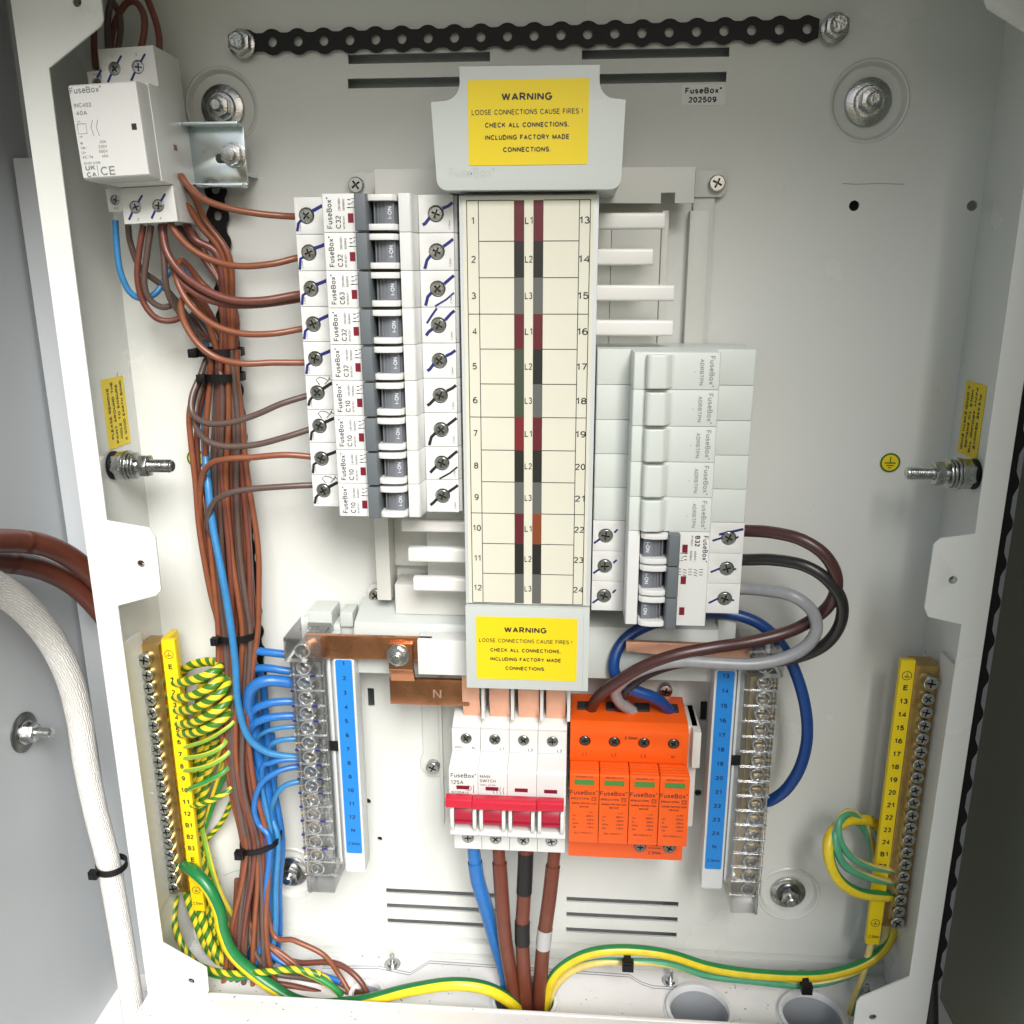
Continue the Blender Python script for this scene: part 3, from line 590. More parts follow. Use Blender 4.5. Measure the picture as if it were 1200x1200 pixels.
# blanks and the three pole breaker on the right, turned half round
RX = 112.0; ROT = (0, math.pi, 0)
hb = 9.6
bl = MB(); bl.prof([(0, 9), (0, 49.4), (.6, 50), (21.8, 50), (22, 69.4), (22.6, 70), (66.4, 70), (67, 69.2), (67.2, 50), (85, 50), (85.6, 49.4), (85.6, 9)], -hb, hb)
BLK = bl.mesh('blank_body', X['blank'], bev=.32)
BUL = MB().prof([(44.5, 69.5), (47, 70.6), (49, 74), (50.5, 75.4), (58.2, 76), (59.6, 75.2), (60.4, 73.5), (60.5, 69.5)], -8.7, 8.7).mesh('raised_block', X['blank'], bev=.9, seg=3)
PO = ['topmost', 'second from top', 'middle', 'fourth from top', 'lowest']
for i in range(5):
    zc = 102.4 - hb - .2 - 19.42 * i
    t = thing('blanking_module', '%s blank grey white module in the right column above the three pole breaker' % PO[i], 'blanking module', (RX, 0, zc), ROT, 'blanking modules in the right column', local=True)
    link('blank_body', BLK, t); link('raised_block', BUL, t)
    MB().text('FuseBox®', (27.6, 70.08, .2), 2.7, UPZ, LFT, 'c', 16).text('ADRBTPN', (32.6, 70.08, .5), 2.1, UPZ, LFT, 'c', 13.6).text('▾', (35.6, 70.08, .5), 1.4, UPZ, LFT).build('lettering', X['pale_ink'], t)
tz = 102.4 - 19.42 * 5 - .1                                # top of the three pole breaker
H3 = 18.45
zc3 = tz - H3 * 1.5
t = thing('three_pole_breaker', 'white three pole breaker marked B32 with three grey levers below the blanks', 'breaker', (RX, 0, zc3), ROT, local=True)
b3 = MB(); hz3 = H3 * 1.5 - .1
b3.prof([(0, 9), (0, 47.2), (21.8, 47.2), (22, 69.4), (22.6, 70), (44.4, 70), (44.6, 61), (60.2, 61), (60.4, 70), (66.4, 70), (67, 69), (67.2, 47.2), (85.6, 47.2), (85.6, 9)], -hz3, hz3)
zs3 = [H3, 0, -H3]
for zz in zs3:
    b3.ext(rect(0, 21.7, zz - H3 / 2 + .1, zz + H3 / 2 - .1), 47.3, 50, holes=[circ(4.3, 8.4, zz, 20)]).ext(rect(67.3, 85.6, zz - H3 / 2 + .1, zz + H3 / 2 - .1), 47.3, 50, holes=[circ(4.3, 78.4, zz, 20)])
b3.build('breaker_body', X['mcb'], t, bev=.28)
for zz in zs3:
    handle(t, zz); flag(t, zz + 3)
    for x in (8.4, 78.4): screw(t, x, 48.9, zz, 3.9)
face_print(t, 'B32', -H3 - .4 + 1, dark=False, code='MT10B32/3', sp='400V~')
pm = Pens()
for k, zz in enumerate(zs3):
    pm.stroke([(3, zz + 1 - k), (5, zz + .5)], 1.1, 50.1).stroke([(12.4, zz), (17.5, zz + 3 - k * .6)], 1.2, 50.1)
    pm.stroke([(73.5, zz - 2), (71.6, zz - 4)], 1.1, 50.1).stroke([(81.6, zz + 2), (85, zz + 4.6)], 1.2, 50.1)
pm.stroke([(0.5, -H3 - 5.5), (8, -H3 - 3.5), (14, -H3 - 2)], 1.4, 50.12)
pm.build('pen_mark', X['blue_pen'], t)
sy = MB()
for k in range(3):
    for q in range(5): sy.stroke([(25 + q * 3, -4 + k * 1.6 + (q % 2) * .8 - 2), (27 + q * 3, -4 + k * 1.6 - 2)], .35, 70.08)
sy.build('contact_symbol', X['ink'], t)

# ------------------------------------------------------------------ covers and the circuit card
def warning(parent, x0, x1, z0, z1, d):
    lb = MB().ext(rrect(x0, x1, z0, z1, .8, 2), d, d + .25).build('warning_label', X['yellow'], parent, label='yellow warning label with black capitals')
    cx = (x0 + x1) / 2; H = z1 - z0; Wd = x1 - x0; t = MB(); D = d + .33
    for s_, f, cap, wf, bo in (('WARNING', .245, .093, .42, True), ('LOOSE CONNECTIONS CAUSE FIRES !', .405, .062, .92, False), ('CHECK ALL CONNECTIONS,', .555, .06, .70, True), ('INCLUDING FACTORY MADE', .70, .06, .70, True), ('CONNECTIONS.', .845, .06, .40, True)):
        t.text(s_, (cx - Wd * .01, D, z1 - H * f), H * cap, bold=bo, w=Wd * wf)
    t.build('lettering', X['ink'], lb)
tc_ = thing('upper_busbar_shroud', 'pale grey plastic shroud above the circuit card with a yellow warning label', 'shroud', (-10.5, 58, 182))
o = [(-55.9, 187), (-57.8, 222.8)]
for i in range(7): a = math.radians(i * 15); o.append((-51.5 + 8 * math.sin(a), 223.2 + 8 * (1 - math.cos(a)) * 1.0))
o += [(-43.6, 238.3), (23.9, 237.9)]
for i in range(7): a = math.radians(i * 15); o.append((23.9 + 8 * (1 - math.cos(a)), 231 - 8 * math.sin(a)))
o += [(36.6, 222.4), (35.6, 187.5)]
for i in range(5): a = math.radians(i * 22.5); o.append((30.6 + 5 * math.cos(a), 187 - 5 * math.sin(a)))
for i in range(5): a = math.radians(90 + i * 22.5); o.append((-50.9 + 5 * math.cos(a), 187.2 - 5 * math.sin(a)))
MB().ext(o, 22, 75).build('shroud_body', X['cover'], tc_, bev=.9, seg=3)
inn = [(-10.6 + (p[0] + 10.6) * .925, 208 + (p[1] - 208) * .90) for p in o]
MB().text('FuseBox®', (-49.6, 75.12, 188.2), 4.4, al='l', w=23).build('embossed_name', X['ghost'], tc_)
warning(tc_, -39.6, 19.0, 193.6, 234.2 - 2.0, 75)
for x in (-52, 30.5): screw(tc_, x, 26, 227.5, 4.2, SCD)
cd = thing('circuit_label_card', 'long cream circuit card numbered 1 to 24 with two coloured stripes', 'label card', (-10.5, 60, -40))
MB().ext(rect(-46.0, 25.2, -41, 180.4), 58, 67).build('card_holder', X['carrier'], cd, bev=.5)
MB().ext(rect(-44.2, 22.8, -40.4, 179.6), 67, 67.5).build('card', X['card'], cd)
RZ = [zat(620, v, 67.6) for v in (234.5, 282.5, 325.4, 368.1, 409.2, 450.2, 489.2, 527.9, 565.2, 602.1, 637.7, 672.9, 707.3)]
xl, xr = -42.0, 20.9; D = 67.62
ln = MB(); st_ = [MB() for _ in range(6)]
cols = {'r': X['maroon'], 'R': X['red_stripe'], 'k': X['black_stripe'], 'g': X['grey_stripe'], 'b': X['brown_stripe'], 'G': X['green_stripe']}
seqL = 'rkgrGGRkgrkg'; seqR = 'rkgrkgrkgbkg'
xa, xb = (-17.8, -12.6), (-7.9, -2.8)
for i in range(12):
    z1, z0 = RZ[i], RZ[i + 1]
    MB().quad(*xa, z0, z1, D).build('phase_stripe', cols[seqL[i]], cd); MB().quad(*xb, z0, z1, D).build('phase_stripe', cols[seqR[i]], cd)
    zc = (z0 + z1) / 2 - 1.6
    ln.text(str(i + 1), (-38.9, D, zc), 3.5).text(str(i + 13), (18.1, D, zc), 3.5, w=5.6 if i else 5.2).text('L%d' % (i % 3 + 1), (-10.25, D, zc), 3.5, w=3.9)
    if i: 
        a_, b_ = (xl, xr) if i % 3 == 0 else (-36.0, 15.4)
        for p, q in ((a_, xa[0]), (xb[1], b_)): ln.quad(p, q, z1 - .2, z1 + .2, D - .02)
for x in (xl, -36.0, 15.4, xr): ln.quad(x - .2, x + .2, RZ[12], RZ[0], D - .02)
for z in (RZ[0], RZ[12]):
    for p, q in ((xl, xa[0]), (xb[1], xr)): ln.quad(p, q, z - .2, z + .2, D - .02)
ln.build('lettering', X['ink'], cd)
lc = thing('lower_busbar_shroud', 'pale grey plastic shroud below the circuit card with a yellow warning label', 'shroud', (-10.5, 58, -92))
MB().ext(rect(-46.0, 25.0, -92.8, -41.6), 44, 70).ext(rect(21.6, 22.0, -92.8, -41.6), 70, 70.3).build('shroud_body', X['cover'], lc, bev=.5)
warning(lc, -40.0, 18.2, -86.6, -47.6, 70)

# ------------------------------------------------------------------ neutral carriers, neutral bars, copper links
nc = thing('neutral_carrier', 'grey and white plastic cross carrier behind the copper neutral links', 'carrier', (0, 0, -90))
gm = X['cover']
MB().box(-154, -138, 4, 24, -76, -66).box(-156, -134, 4, 20, -84, -76.2).box(-133.4, -125, 6, 22, -77, -67).box(-134, -122, 6, 19, -86, -77.2).build('end_block', gm, nc, bev=1)
MB().profx([(-62, 4), (-70, 30), (-80, 34), (-103, 34), (-103, 4)], -122, -46).build('cross_beam', X['cover'], nc, bev=.6)
MB().profx([(-62, 4), (-70, 28), (-79, 32), (-103, 32), (-103, 4)], 24, 105).box(105, 116, 4, 26, -80, -64).build('cross_beam', X['cover'], nc, bev=.6)
MB().box(-79, -46, 34, 47, -96.5, -73.4).build('link_cover', X['mcb'], nc, bev=.6)
def neutral(sx, x0, x1, zt, zb, label, lx0, lx1, nums, labelz, n=15):
    t = thing('neutral_bar', label, 'neutral bar', ((x0 + x1) / 2, 20, zb)); xc = (x0 + x1) / 2
    MB().box(xc - 3.4, xc + 4.2, 18, 29, zb + 14, zt - 4).build('terminal_bar', X['zinc'] if sx < 0 else X['brass'], t, bev=.5)
    sh = MB().box(x0, x1, 16, 45, zb + 14, zt - 16).box(x0 - 1.2, x1 + 1.2, 14, 50, zt - 16, zt).box(x0 + .6, x1 - 1.2, 16, 46, zb, zb + 14).box(x0 + (2 if sx < 0 else 16), x0 + (4 if sx < 0 else 18), 45, 47, zb, zt - 16)
    sh.build('clear_cover', X['clear'], t, bev=.8)
    P = (zt - 14 - (zb + 16)) / n
    rg = MB()
    for i in range(n):
        z = zt - 18 - P * (i + .35); xo = xc - sx * -1.5
        rg.lathe([(4.6, 39), (4.6, 46), (3.9, 46.2), (3.9, 39)], (xo, 0, z), n=16, cap=False)
        rg.box(x0 - .3, x1 + .3, 44.2, 45.8, z - P / 2 - .35, z - P / 2 + .35)
        screw(t, xc - sx * -1.5, 36, z, 3.1, SCZ)
        MB().lathe([(2.2, 0), (2.2, 7)], (x0 if sx < 0 else x1, 28, z), EX * -sx, 10).build('wire_socket', X['brass'], t)
    rg.lathe([(5, 40), (5, 50.6), (4.2, 50.8), (4.2, 40)], (xc, 0, zt - 8), n=18, cap=False)
    rg.build('socket_ring', X['ring'], t)
    screw(t, xc, 36, zt - 8, 4, SCZ)
    pn = Pens()
    for i in range(n - 1):
        z = zt - 18 - P * (i + .85)
        if random.random() < .75: pn.box(x1 - 8, x1 - 4.6, 45.9, 46.1, z - .6, z + .8)
        if random.random() < .8 and sx < 0: pn.box(x0 - .2, x0 + 2.0, 45.9, 46.1, z - 1, z + .6)
    if sx < 0: pn.build('pen_mark', X['blue_pen'], t)
    # numbered strip
    s_ = thing('neutral_number_strip', 'blue strip numbered %s to %s in a white holder beside the %s clear neutral bar' % (nums[0], nums[11], 'left' if sx < 0 else 'right'), 'number strip', ((lx0 + lx1) / 2, 30, -240))
    MB().ext(rrect(lx0 - 1.4, lx1 + 1.4, -244, -89.3, 1.5), 30, 44).box(lx0 - 9 if sx < 0 else lx1 + 1.4, lx0 - 1.4 if sx < 0 else lx1 + 8, 22, 36, -240, -80).box(lx0 - 6 if sx < 0 else lx1 + 3, lx0 - 4.6 if sx < 0 else lx1 + 4.4, 36, 40, -240, -80).build('strip_holder', X['carrier'], s_, bev=.5)
    MB().ext(rrect(lx0, lx1, -229, -89.6, 1.2), 44, 44.5).build('blue_label', X['blue_label'], s_)
    tx = MB()
    for (txt, z) in zip(nums, labelz): tx.text(txt, ((lx0 + lx1) / 2, 44.6, z), 2.9, bold=True)
    tx.text('2.5Nm', ((lx0 + lx1) / 2, 44.6, labelz[-1] - 10), 2.2, w=8)
    tx.build('lettering', mat('navy print', (.004, .03, .13), .5), s_)
    MB().box(lx0 - 8 if sx < 0 else lx1 + 2, lx0 - 2 if sx < 0 else lx1 + 8, 40, 41.5, -155, -148.6).build('clip', X['black'], s_)
lz = [-93.3 - 9.96 * i for i in range(13)]
neutral(-1, -160.6, -139.6, -73.5, -260, 'clear covered brass neutral bar on the left, fed by the blue wires', -131.6, -121.2, [str(i) for i in range(1, 13)] + ['N'], lz)
neutral(1, 120.4, 139.6, -74.5, -260.5, 'clear covered brass neutral bar on the right with one dark blue wire', 103.2, 113.6, [str(i) for i in range(13, 25)] + ['N'], [z - .8 for z in lz])
cl = thing('copper_link', 'stepped copper neutral link bolted from the left neutral bar to the main switch', 'copper link', (-95, 40, -119))
MB().box(-150, -70, 41, 44.5, -88.8, -73.4).build('upper_bar', X['copper'], cl, bev=.5)
MB().profx([(-76, 45), (-76, 48.5), (-93, 48.5), (-95.6, 46.8), (-98.5, 45), (-103, 44), (-103, 40.5), (-97, 41.5), (-93, 45)], -97, -82).build('z_bracket', X['copper'], cl, bev=.5)
lb_ = MB().box(-98, -48, 40.5, 44, -119, -101.4).build('lower_bar', X['copper'], cl, bev=.5)
MB().text('N', (-68, 44.2, -114), 6.5).build('engraving', mat('scratched copper', (.8, .5, .38), .3, metal=.8), lb_)
MB().lathe([(7.2, 48.5), (7.2, 49.6)], (-90.7, 0, -83), n=22).hexa(6, 49.6, 53, (-90.7, 0, -83)).lathe([(3.6, 53), (3.6, 56), (3, 56.6)], (-90.7, 0, -83), n=16).build('bolt', X['zinc'], cl, bev=.3)
cr_ = thing('copper_link', 'flat copper neutral link running right behind the grey cable', 'copper link', (90, 40, -80))
MB().ext([(48, -72.5), (122, -73.2), (122, -82.5), (100, -82.5), (48, -79)], 40, 43.5).build('bar', X['copper2'], cr_, bev=.4)

# ------------------------------------------------------------------ main switch
ms = thing('main_switch', 'white four pole main switch marked 125A with a red handle', 'main switch', (-22, 0, -200))
x0, x1 = -58.6, 13.2
for i in range(4): MB().profx([(-126, 12), (-126, 37), (-131, 47), (-146.4, 47), (-147, 53), (-149.6, 65), (-151, 66), (-172.6, 66), (-172.8, 58), (-191, 58), (-191.4, 66), (-195.6, 66), (-197, 65), (-197.4, 47), (-217.6, 47), (-217.6, 12)], x0 + (x1 - x0) / 4 * i + .06, x0 + (x1 - x0) / 4 * (i + 1) - .06).build('pole_module', X['mcb'], ms, bev=.28)
pw = (x1 - x0) / 4; PX = [x0 + pw * (i + .5) for i in range(4)]
for i, px in enumerate(PX):
    MB().ext(rect(x0 + pw * i + .12, x0 + pw * (i + 1) - .12, -146.3, -131.4), 47.1, 50, holes=[circ(3.6, px, -138, 18)]).build('terminal_cover', X['mcb'], ms, bev=.2)
    MB().ext(rect(x0 + pw * i + .12, x0 + pw * (i + 1) - .12, -217.6, -198), 47.1, 50, holes=[circ(3.8, px, -209.5, 18)]).build('terminal_cover', X['mcb'], ms, bev=.2)
for i, px in enumerate(PX):
    screw(ms, px, 48.9, -138, 3.5); screw(ms, px, 48.9, -209.5, 3.7)
    MB().box(px - 4.4, px + 3.6, 65.6, 66.15, -163.4 - .2 * i, -160.9 - .2 * i).build('indicator_flag', X['flag'], ms)
    pts = [(-173, 58)] + [(-181 + 9 * math.cos(math.pi * k / 8), 61 + 8.5 * math.sin(math.pi * k / 8)) for k in range(9)] + [(-190.5, 58)]
    MB().profx(pts, px - 5.4, px + 5.4).box(px - 5.4, px + 5.4, 69, 70.4, -184.4, -183.4).build('red_barrel', X['dred'], ms, bev=.2)
    for s_ in (-1, 1): MB().profx([(-173, 58), (-173, 68), (-176, 70.6), (-186, 70.6), (-191.2, 68.0), (-191.4, 58)], px + s_ * 6.9 - 1.1, px + s_ * 6.9 + 1.1).build('handle_cheek', X['mcb'], ms, bev=.4)
for a_, b_, dd in ((x0 - 1.2, PX[0] + 6.2, 75.4), (PX[0] + 6.3, PX[3] - 8.5, 76.4), (PX[3] - 8.4, x1 - 1.2, 75.4)):
    MB().profx([(-164.2, 69.5), (-164.2, dd - 2), (-165.4, dd), (-170.2, dd), (-171.4, dd - 1.5), (-171.4, 69.5)], a_, b_).build('handle_bar', X['red'], ms, bev=.6)
p = MB(); D = 66.06
p.text('FuseBox®', (x0 + 1.2, D, -155.4), 2.9, al='l', w=15.6).text('125A', (x0 + 1.2, D, -160.0), 2.7, al='l', w=7.8)
p.text('MAIN', (x0 + 19.2, D, -155.0), 2.0, al='l', w=6.2).text('SWITCH', (x0 + 19.2, D, -158.0), 2.0, al='l', w=9.6).text('400V~ AC22A', (x0 + 19.2, D, -160.4), 1.1, al='l', w=9.6)
p.text('IS125A/4', (x0 + 1.4, D, -166.6), 1.7, al='l', w=10.6)
p.ring(1.55, 1.85, D, (x0 + 12.1, -162.6)).text('S', (x0 + 12.1, D, -163.4), 1.6).stroke([(x0 + 15.2, -160.4), (x0 + 15.2, -166)], .35, D)
for k in range(4): p.stroke([(x0 + 28 + k * 2, -161), (x0 + 27.2 + k * 2, -163), (x0 + 27.8 + k * 2, -166)], .3, D)
for i, s_ in enumerate(('N', 'L1', 'L2', 'L3')): p.text(s_, (PX[i] + 4.4, 50.06, -145.2), 2.0)
p.text('3Nm', (PX[0] - 5, 50.06, -144.6), 1.4, w=4.4)
p.build('lettering', X['ink'], ms)
tg = thing('copper_tongue_set', 'row of four flat copper tongues feeding the top of the main switch', 'busbar tongues', (-20, 40, -118))
for i, (a_, b_) in enumerate(((-52.3, -41.4), (-35.4, -22.8), (-17.4, -4.4), (0, 12))):
    MB().profx([(-88, 42), (-88, 45), (-113, 45), (-128, 39.6), (-128, 36.6), (-113, 42)], a_, b_).build('copper_tongue', X['copper2'], tg, bev=.3)
for x in (-38.8, -20.6, -2.6, 14): MB().box(x - 1, x + 1, 30, 50, -124, -92).build('separator', X['mcb'], tg, bev=.3)

# ------------------------------------------------------------------ surge protector
sp = thing('surge_protector', 'orange four module surge protection device with green windows', 'surge protector', (51, 0, -200))
x0, x1 = 15.2, 87.6; pw = (x1 - x0) / 4; PX = [x0 + pw * (i + .5) for i in range(4)]
b = MB().profx([(-124, 12), (-126, 44), (-129, 47), (-150.2, 47), (-150.4, 44), (-198.4, 44), (-198.6, 50), (-219.6, 50), (-219.6, 12)], x0, x1)
b.ext(rect(x0, x1, -150.2, -129.2), 47.1, 50, holes=[circ(3.5, px, -136.8, 18) for px in PX])
b.profx([(-126, 44), (-129.3, 50), (-129.3, 47)], x0, x1)
b.build('base', X['orange'], sp, bev=.4)
wh = [(px, 28) for px in PX]
for px in PX:
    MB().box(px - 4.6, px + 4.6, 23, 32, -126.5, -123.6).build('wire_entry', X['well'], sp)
    screw(sp, px, 48.6, -136.8, 3.2, SCD)
    b = MB().profx([(-150.7, 44), (-150.3, 52), (-149.9, 64.6), (-150.9, 66), (-197.4, 66), (-198.2, 65), (-198.2, 44)], px - pw / 2 + .2, px + pw / 2 - .2)
    for k in range(4): b.box(px - pw / 2 + .6, px + pw / 2 - .6, 52.6 + k * 3.1, 54 + k * 3.1, -151.2, -149.4 + k * .1)
    cg = b.build('cartridge', X['orange'], sp, bev=.25)
    MB().box(px - 6.2, px + 6.0, 65, 66.2, -157.2, -153.2).build('green_window', X['green'], cg, bev=.15); fr = MB().ext(rect(px - 6.9, px + 6.7, -157.9, -152.5), 65, 66.5, holes=[rect(px - 6.1, px + 5.9, -157.1, -153.3)]).build('window_frame', X['orange'], cg)
    p = MB(); D = 66.1; lx = px - pw / 2
    p.text('RED/REPLACE', (px, D, -152.2), 1.1, w=10.5).text('FuseBox®', (px - .3, D, -164.0), 3.0, w=16.4)
    p.text('SPDCUT2TPN', (lx + 1, D, -167.4), 1.4, al='l', w=11, bold=True).text('T2', (lx + 15, D, -167.3), 1.4, w=1.8)
    for q in ((13.6, 16.4, -168.0, -167.7), (13.6, 16.4, -165.5, -165.2), (13.6, 13.9, -168.0, -165.2), (16.1, 16.4, -168.0, -165.2)): p.quad(lx + q[0], lx + q[1], q[2], q[3], D)
    p.text('SURGE PROTECTION', (px, D, -170.6), 1.2, w=15, bold=True).text('DEVICE', (px, D, -172.9), 1.2, w=5.4, bold=True)
    p.text('N-PE' if px > 70 else 'L-N', (px + 4, D, -176.6), 1.2)
    for k, (a_, c_) in enumerate((('Uc', '255V~' if px > 70 else '385V~'), ('In', '20kA'), ('Imax', '40kA'), ('Up', '1.5kV'))): p.text(a_, (lx + 2.4, D, -179.3 - k * 2.65), 1.3, al='l').text(c_, (px + 4, D, -179.3 - k * 2.65), 1.35)
    p.text('IEC 61643-11', (px, D, -191.2), 1.2, w=11)
    p.build('lettering', X['ink'], cg)
p = MB()
for px, s_ in zip(PX, ('L1', 'L2', 'L3', 'N')): p.text(s_, (px, 50.06, -146.6), 2.1)
p.text('2.5Nm', ((PX[1] + PX[2]) / 2 + 1, 50.06, -134.6), 2.0, w=8, bold=True)
p.text('PE', (70, 50.06, -209.6), 2.2, bold=True).text('2.5Nm', (70, 50.06, -215.8), 2.2, w=8.4).quad(66, 74, -211.4, -211.0, 50.06)
p.build('lettering', X['ink'], sp)
for x in (60.8, 79.1): screw(sp, x, 50.4, -209.6, 3.7, SCD)

# ------------------------------------------------------------------ contactor on its bracket
br = thing('rail_bracket', 'bright zinc rail bracket with a slot and a hex bolt beside the contactor', 'bracket', (-186, 0, 206))
MB().ext(rect(-222, -172.5, 191, 222), 18, 20, holes=[rrect(-190, -182, 202.6, 207.4, 2.2)]).box(-222, -172.5, 20, 29, 221, 223).box(-222, -172.5, 20, 29, 189, 191).box(-196, -173, 0, 18, 196, 198).build('rail', X['bluezinc'], br, bev=.5)
MB().lathe([(6.8, 20), (6.8, 21.4)], (-179, 0, 206.6), n=22).hexa(6.2, 21.4, 26, (-179, 0, 206.6)).lathe([(3.6, 26), (3.6, 30)], (-179, 0, 206.6), n=16).build('bolt', X['zinc'], br, bev=.4)
ct = thing('contactor', 'off white two module contactor marked 40A at the upper left', 'contactor', (-222, 0, 212), (0, math.radians(-2.6), 0), local=True)
def cprof(b, m=0):
    b.profx([(-43.5, 20), (-43.5, 46), (-42.5, 49), (-24, 49), (-22.6, 72), (-21.5, 75), (21.6, 75), (22.6, 73), (23.2, 49), (42, 49), (43.6, 46), (43.6, 20)], -17.8, 17.8)
    return b
b = MB(); b.profx([(-43, 20), (-43, 47), (-24.4, 47), (-23.4, 62), (23.4, 62), (24, 47), (43.6, 47), (43.6, 20)], -12.0, 18)
b.profx([(-36, 20), (-36, 44), (34, 44), (34, 20)], -21.0, -12.2)
b.ext(rect(-12, 18, 24.2, 43.6), 47.1, 50, holes=[circ(3.4, -4.6, 34, 16), circ(3.4, 8.2, 34, 16)]).ext(rect(-12, 18, -43, -24.6), 47.1, 50, holes=[circ(3.4, -4.6, -34.5, 16), circ(3.4, 8.2, -34.5, 16)])
b.ext(rect(-21, -12.2, 22, 34), 44.1, 47.6, holes=[circ(2.8, -16.6, 28, 14)]).ext(rect(-21, -12.2, -36, -24), 44.1, 47.6, holes=[circ(2.8, -16.6, -30, 14)])
b.build('contactor_body', X['mcb'], ct, bev=.4)
MB().profx([(-23, 56), (-22.4, 73.6), (-21.4, 75), (21.4, 75), (22.4, 73.6), (23, 56)], -17.6, 17.6).build('front_cap', X['mcb'], ct, bev=.7)
MB().box(12.2, 14.8, 74.7, 75.1, -.4, 2.6).build('indicator_window', X['well'], ct)
MB().box(17.9, 18.15, 38, 42, -6, -3).build('side_flag', X['flag'], ct)
for x, z in ((-4.6, 34), (8.2, 34), (-4.6, -34.5), (8.2, -34.5)): screw(ct, x, 48.0, z, 3.2)
for z in (28, -30): screw(ct, -16.6, 45.4, z, 2.6)
pm = Pens()
for x, z in ((-16.6, 28), (-4.6, 34), (8.2, 34), (-4.6, -34.5), (8.2, -34.5)): pm.stroke([(x + 2, z + 2.2), (x + 5, z + 5.8)], 1.1, 50.12).stroke([(x - 2, z - 2.6), (x - 4.6, z - 6.4)], 1.2, 50.12)
pm.build('pen_mark', X['blue_pen'], ct)
p = MB(); D = 75.1
p.text('FuseBox®', (-17.0, D, 18), 2.9, al='l', w=16.4).text('INC402', (-16, D, 11.6), 2.0, al='l', w=9).text('40A', (-15.6, D, 8), 2.0, al='l', w=5.8)
for k in range(2): p.stroke([(-7.6 + k * 2.8, 5.4), (-9 + k * 2.8, 2), (-8 + k * 2.8, -2)], .3, D)
p.stroke([(-16, 4), (-11.4, 4), (-11.4, -.6), (-16, -.6), (-16, 4)], .3, D).text('A1', (-15, D, 4.6), 1).text('A2', (-15, D, -2.4), 1)
for k, (a_, c_) in enumerate((('Ie', '40A'), ('Ue~', '230V'), ('Ui~', '500V'), ('AC-7a', '40A'))): p.text(a_, (-16, D, -5.6 - k * 2.25), 1.4, al='l').text(c_, (-2.2, D, -5.6 - k * 2.25), 1.4, al='r')
p.text('EN IEC 61095', (-15.6, D, -15.2), 1.2, al='l', w=8.6).text('UK', (-15.4, D, -18.0), 2.4, al='l', w=5.2, bold=True).text('CA', (-15.2, D, -21.2), 2.4, al='l', w=5.2, bold=True).quad(-9.2, -8.9, -21.2, -15.8, D).text('CE', (-7.6, D, -20.8), 4.2, al='l', w=7.6)
p.build('lettering', X['grey_ink'], ct)
p = MB().text('1', (-4.8, 50.1, 39), 1.5).text('3', (8.2, 50.1, 39), 1.5).text('A1', (-16.6, 47.7, 31.8), 1.4).text('A2', (-16.6, 47.7, -35), 1.4).text('2', (-4, 50.1, -41.6), 1.5).text('4', (8.6, 50.1, -41.6), 1.5); p.build('terminal_mark', X['grey_ink'], ct)

# ------------------------------------------------------------------ earth bars
def earth_bar(sx, bx0, bx1, lx0, lx1, sxp, nums, label):
    t = thing('earth_bar', label, 'earth bar', (bx0, 20, -290))
    wx = XL if sx > 0 else XR                                # the wall it hangs on
    MB().ext([(31, -79), (60, -79), (60, -276), (31, -276)], 0, 2.4, (wx, 0, 0), ED, EZ, EX * sx).build('backing_plate', X['coat'], t, bev=.4)
    MB().box(bx0, bx1, 18, 33, -276, -88).build('brass_block', X['brass'], t, bev=.5)
    for k in range(20):
        z = -97 if k == 0 else -108 - 9 * (k - 1)
        r = 4.6 if k in (0, 19) else 4.0
        screw(t, sxp, 35.4 if k not in (0,) else 36.4, z, r, SCZ)
        fx = bx1 if sx > 0 else bx0
        MB().lathe([(3.2, -.4), (3.2, .25), (2.4, .3), (2.4, -.3)], (fx, 27, z), EX * sx, 12, cap=False).lathe([(2.35, .1), (.01, .1)], (fx, 27, z), EX * sx, 12, cap=False, mi=1).build('wire_hole', [X['brass'], X['well']], t)
    if sx > 0: MB().box(bx1 + .2, lx0 + 2, 14, 29, -288, -85).build('strip_carrier', X['ochre'], t, bev=.4)
    ls = MB().box(lx0, lx1, 31, 35, -289.2, -83.6).build('number_strip', X['yellow'], t, bev=.7)
    p = MB(); cx = (lx0 + lx1) / 2; D = 35.1
    def esym(z): p.ring(2.6, 3.0, D, (cx, z), 20).quad(cx - .2, cx + .2, z - .4, z + 1.9, D).quad(cx - 1.7, cx + 1.7, z - .7, z - .3, D).quad(cx - 1, cx + 1, z - 1.4, z - 1.05, D)
    esym(-93.6)
    for k, s_ in enumerate(nums): p.text(s_, (cx, D, -104 - 9.05 * k if sx > 0 else -103.3 - 9.05 * k), 3.5, bold=True, w=(4.6 if len(s_) > 1 else 2.5))
    esym(-272); p.text('2.5Nm', (cx, D, -284), 2.4, w=lx1 - lx0 - 2)
    p.build('lettering', X['ink'], ls)
earth_bar(1, -263, -250, -247.4, -238.4, -258.4, ['E'] + [str(i) for i in range(1, 13)] + ['B1', 'B2', 'B3', 'E'], 'brass earth bar on the left wall with a yellow strip numbered 1 to 12')
earth_bar(-1, 223.4, 238, 213.6, 222.4, 231.6, ['E'] + [str(i) for i in range(13, 25)] + ['B1', 'B2', 'B3'], 'brass earth bar on the right wall with a yellow strip numbered 13 to 24')

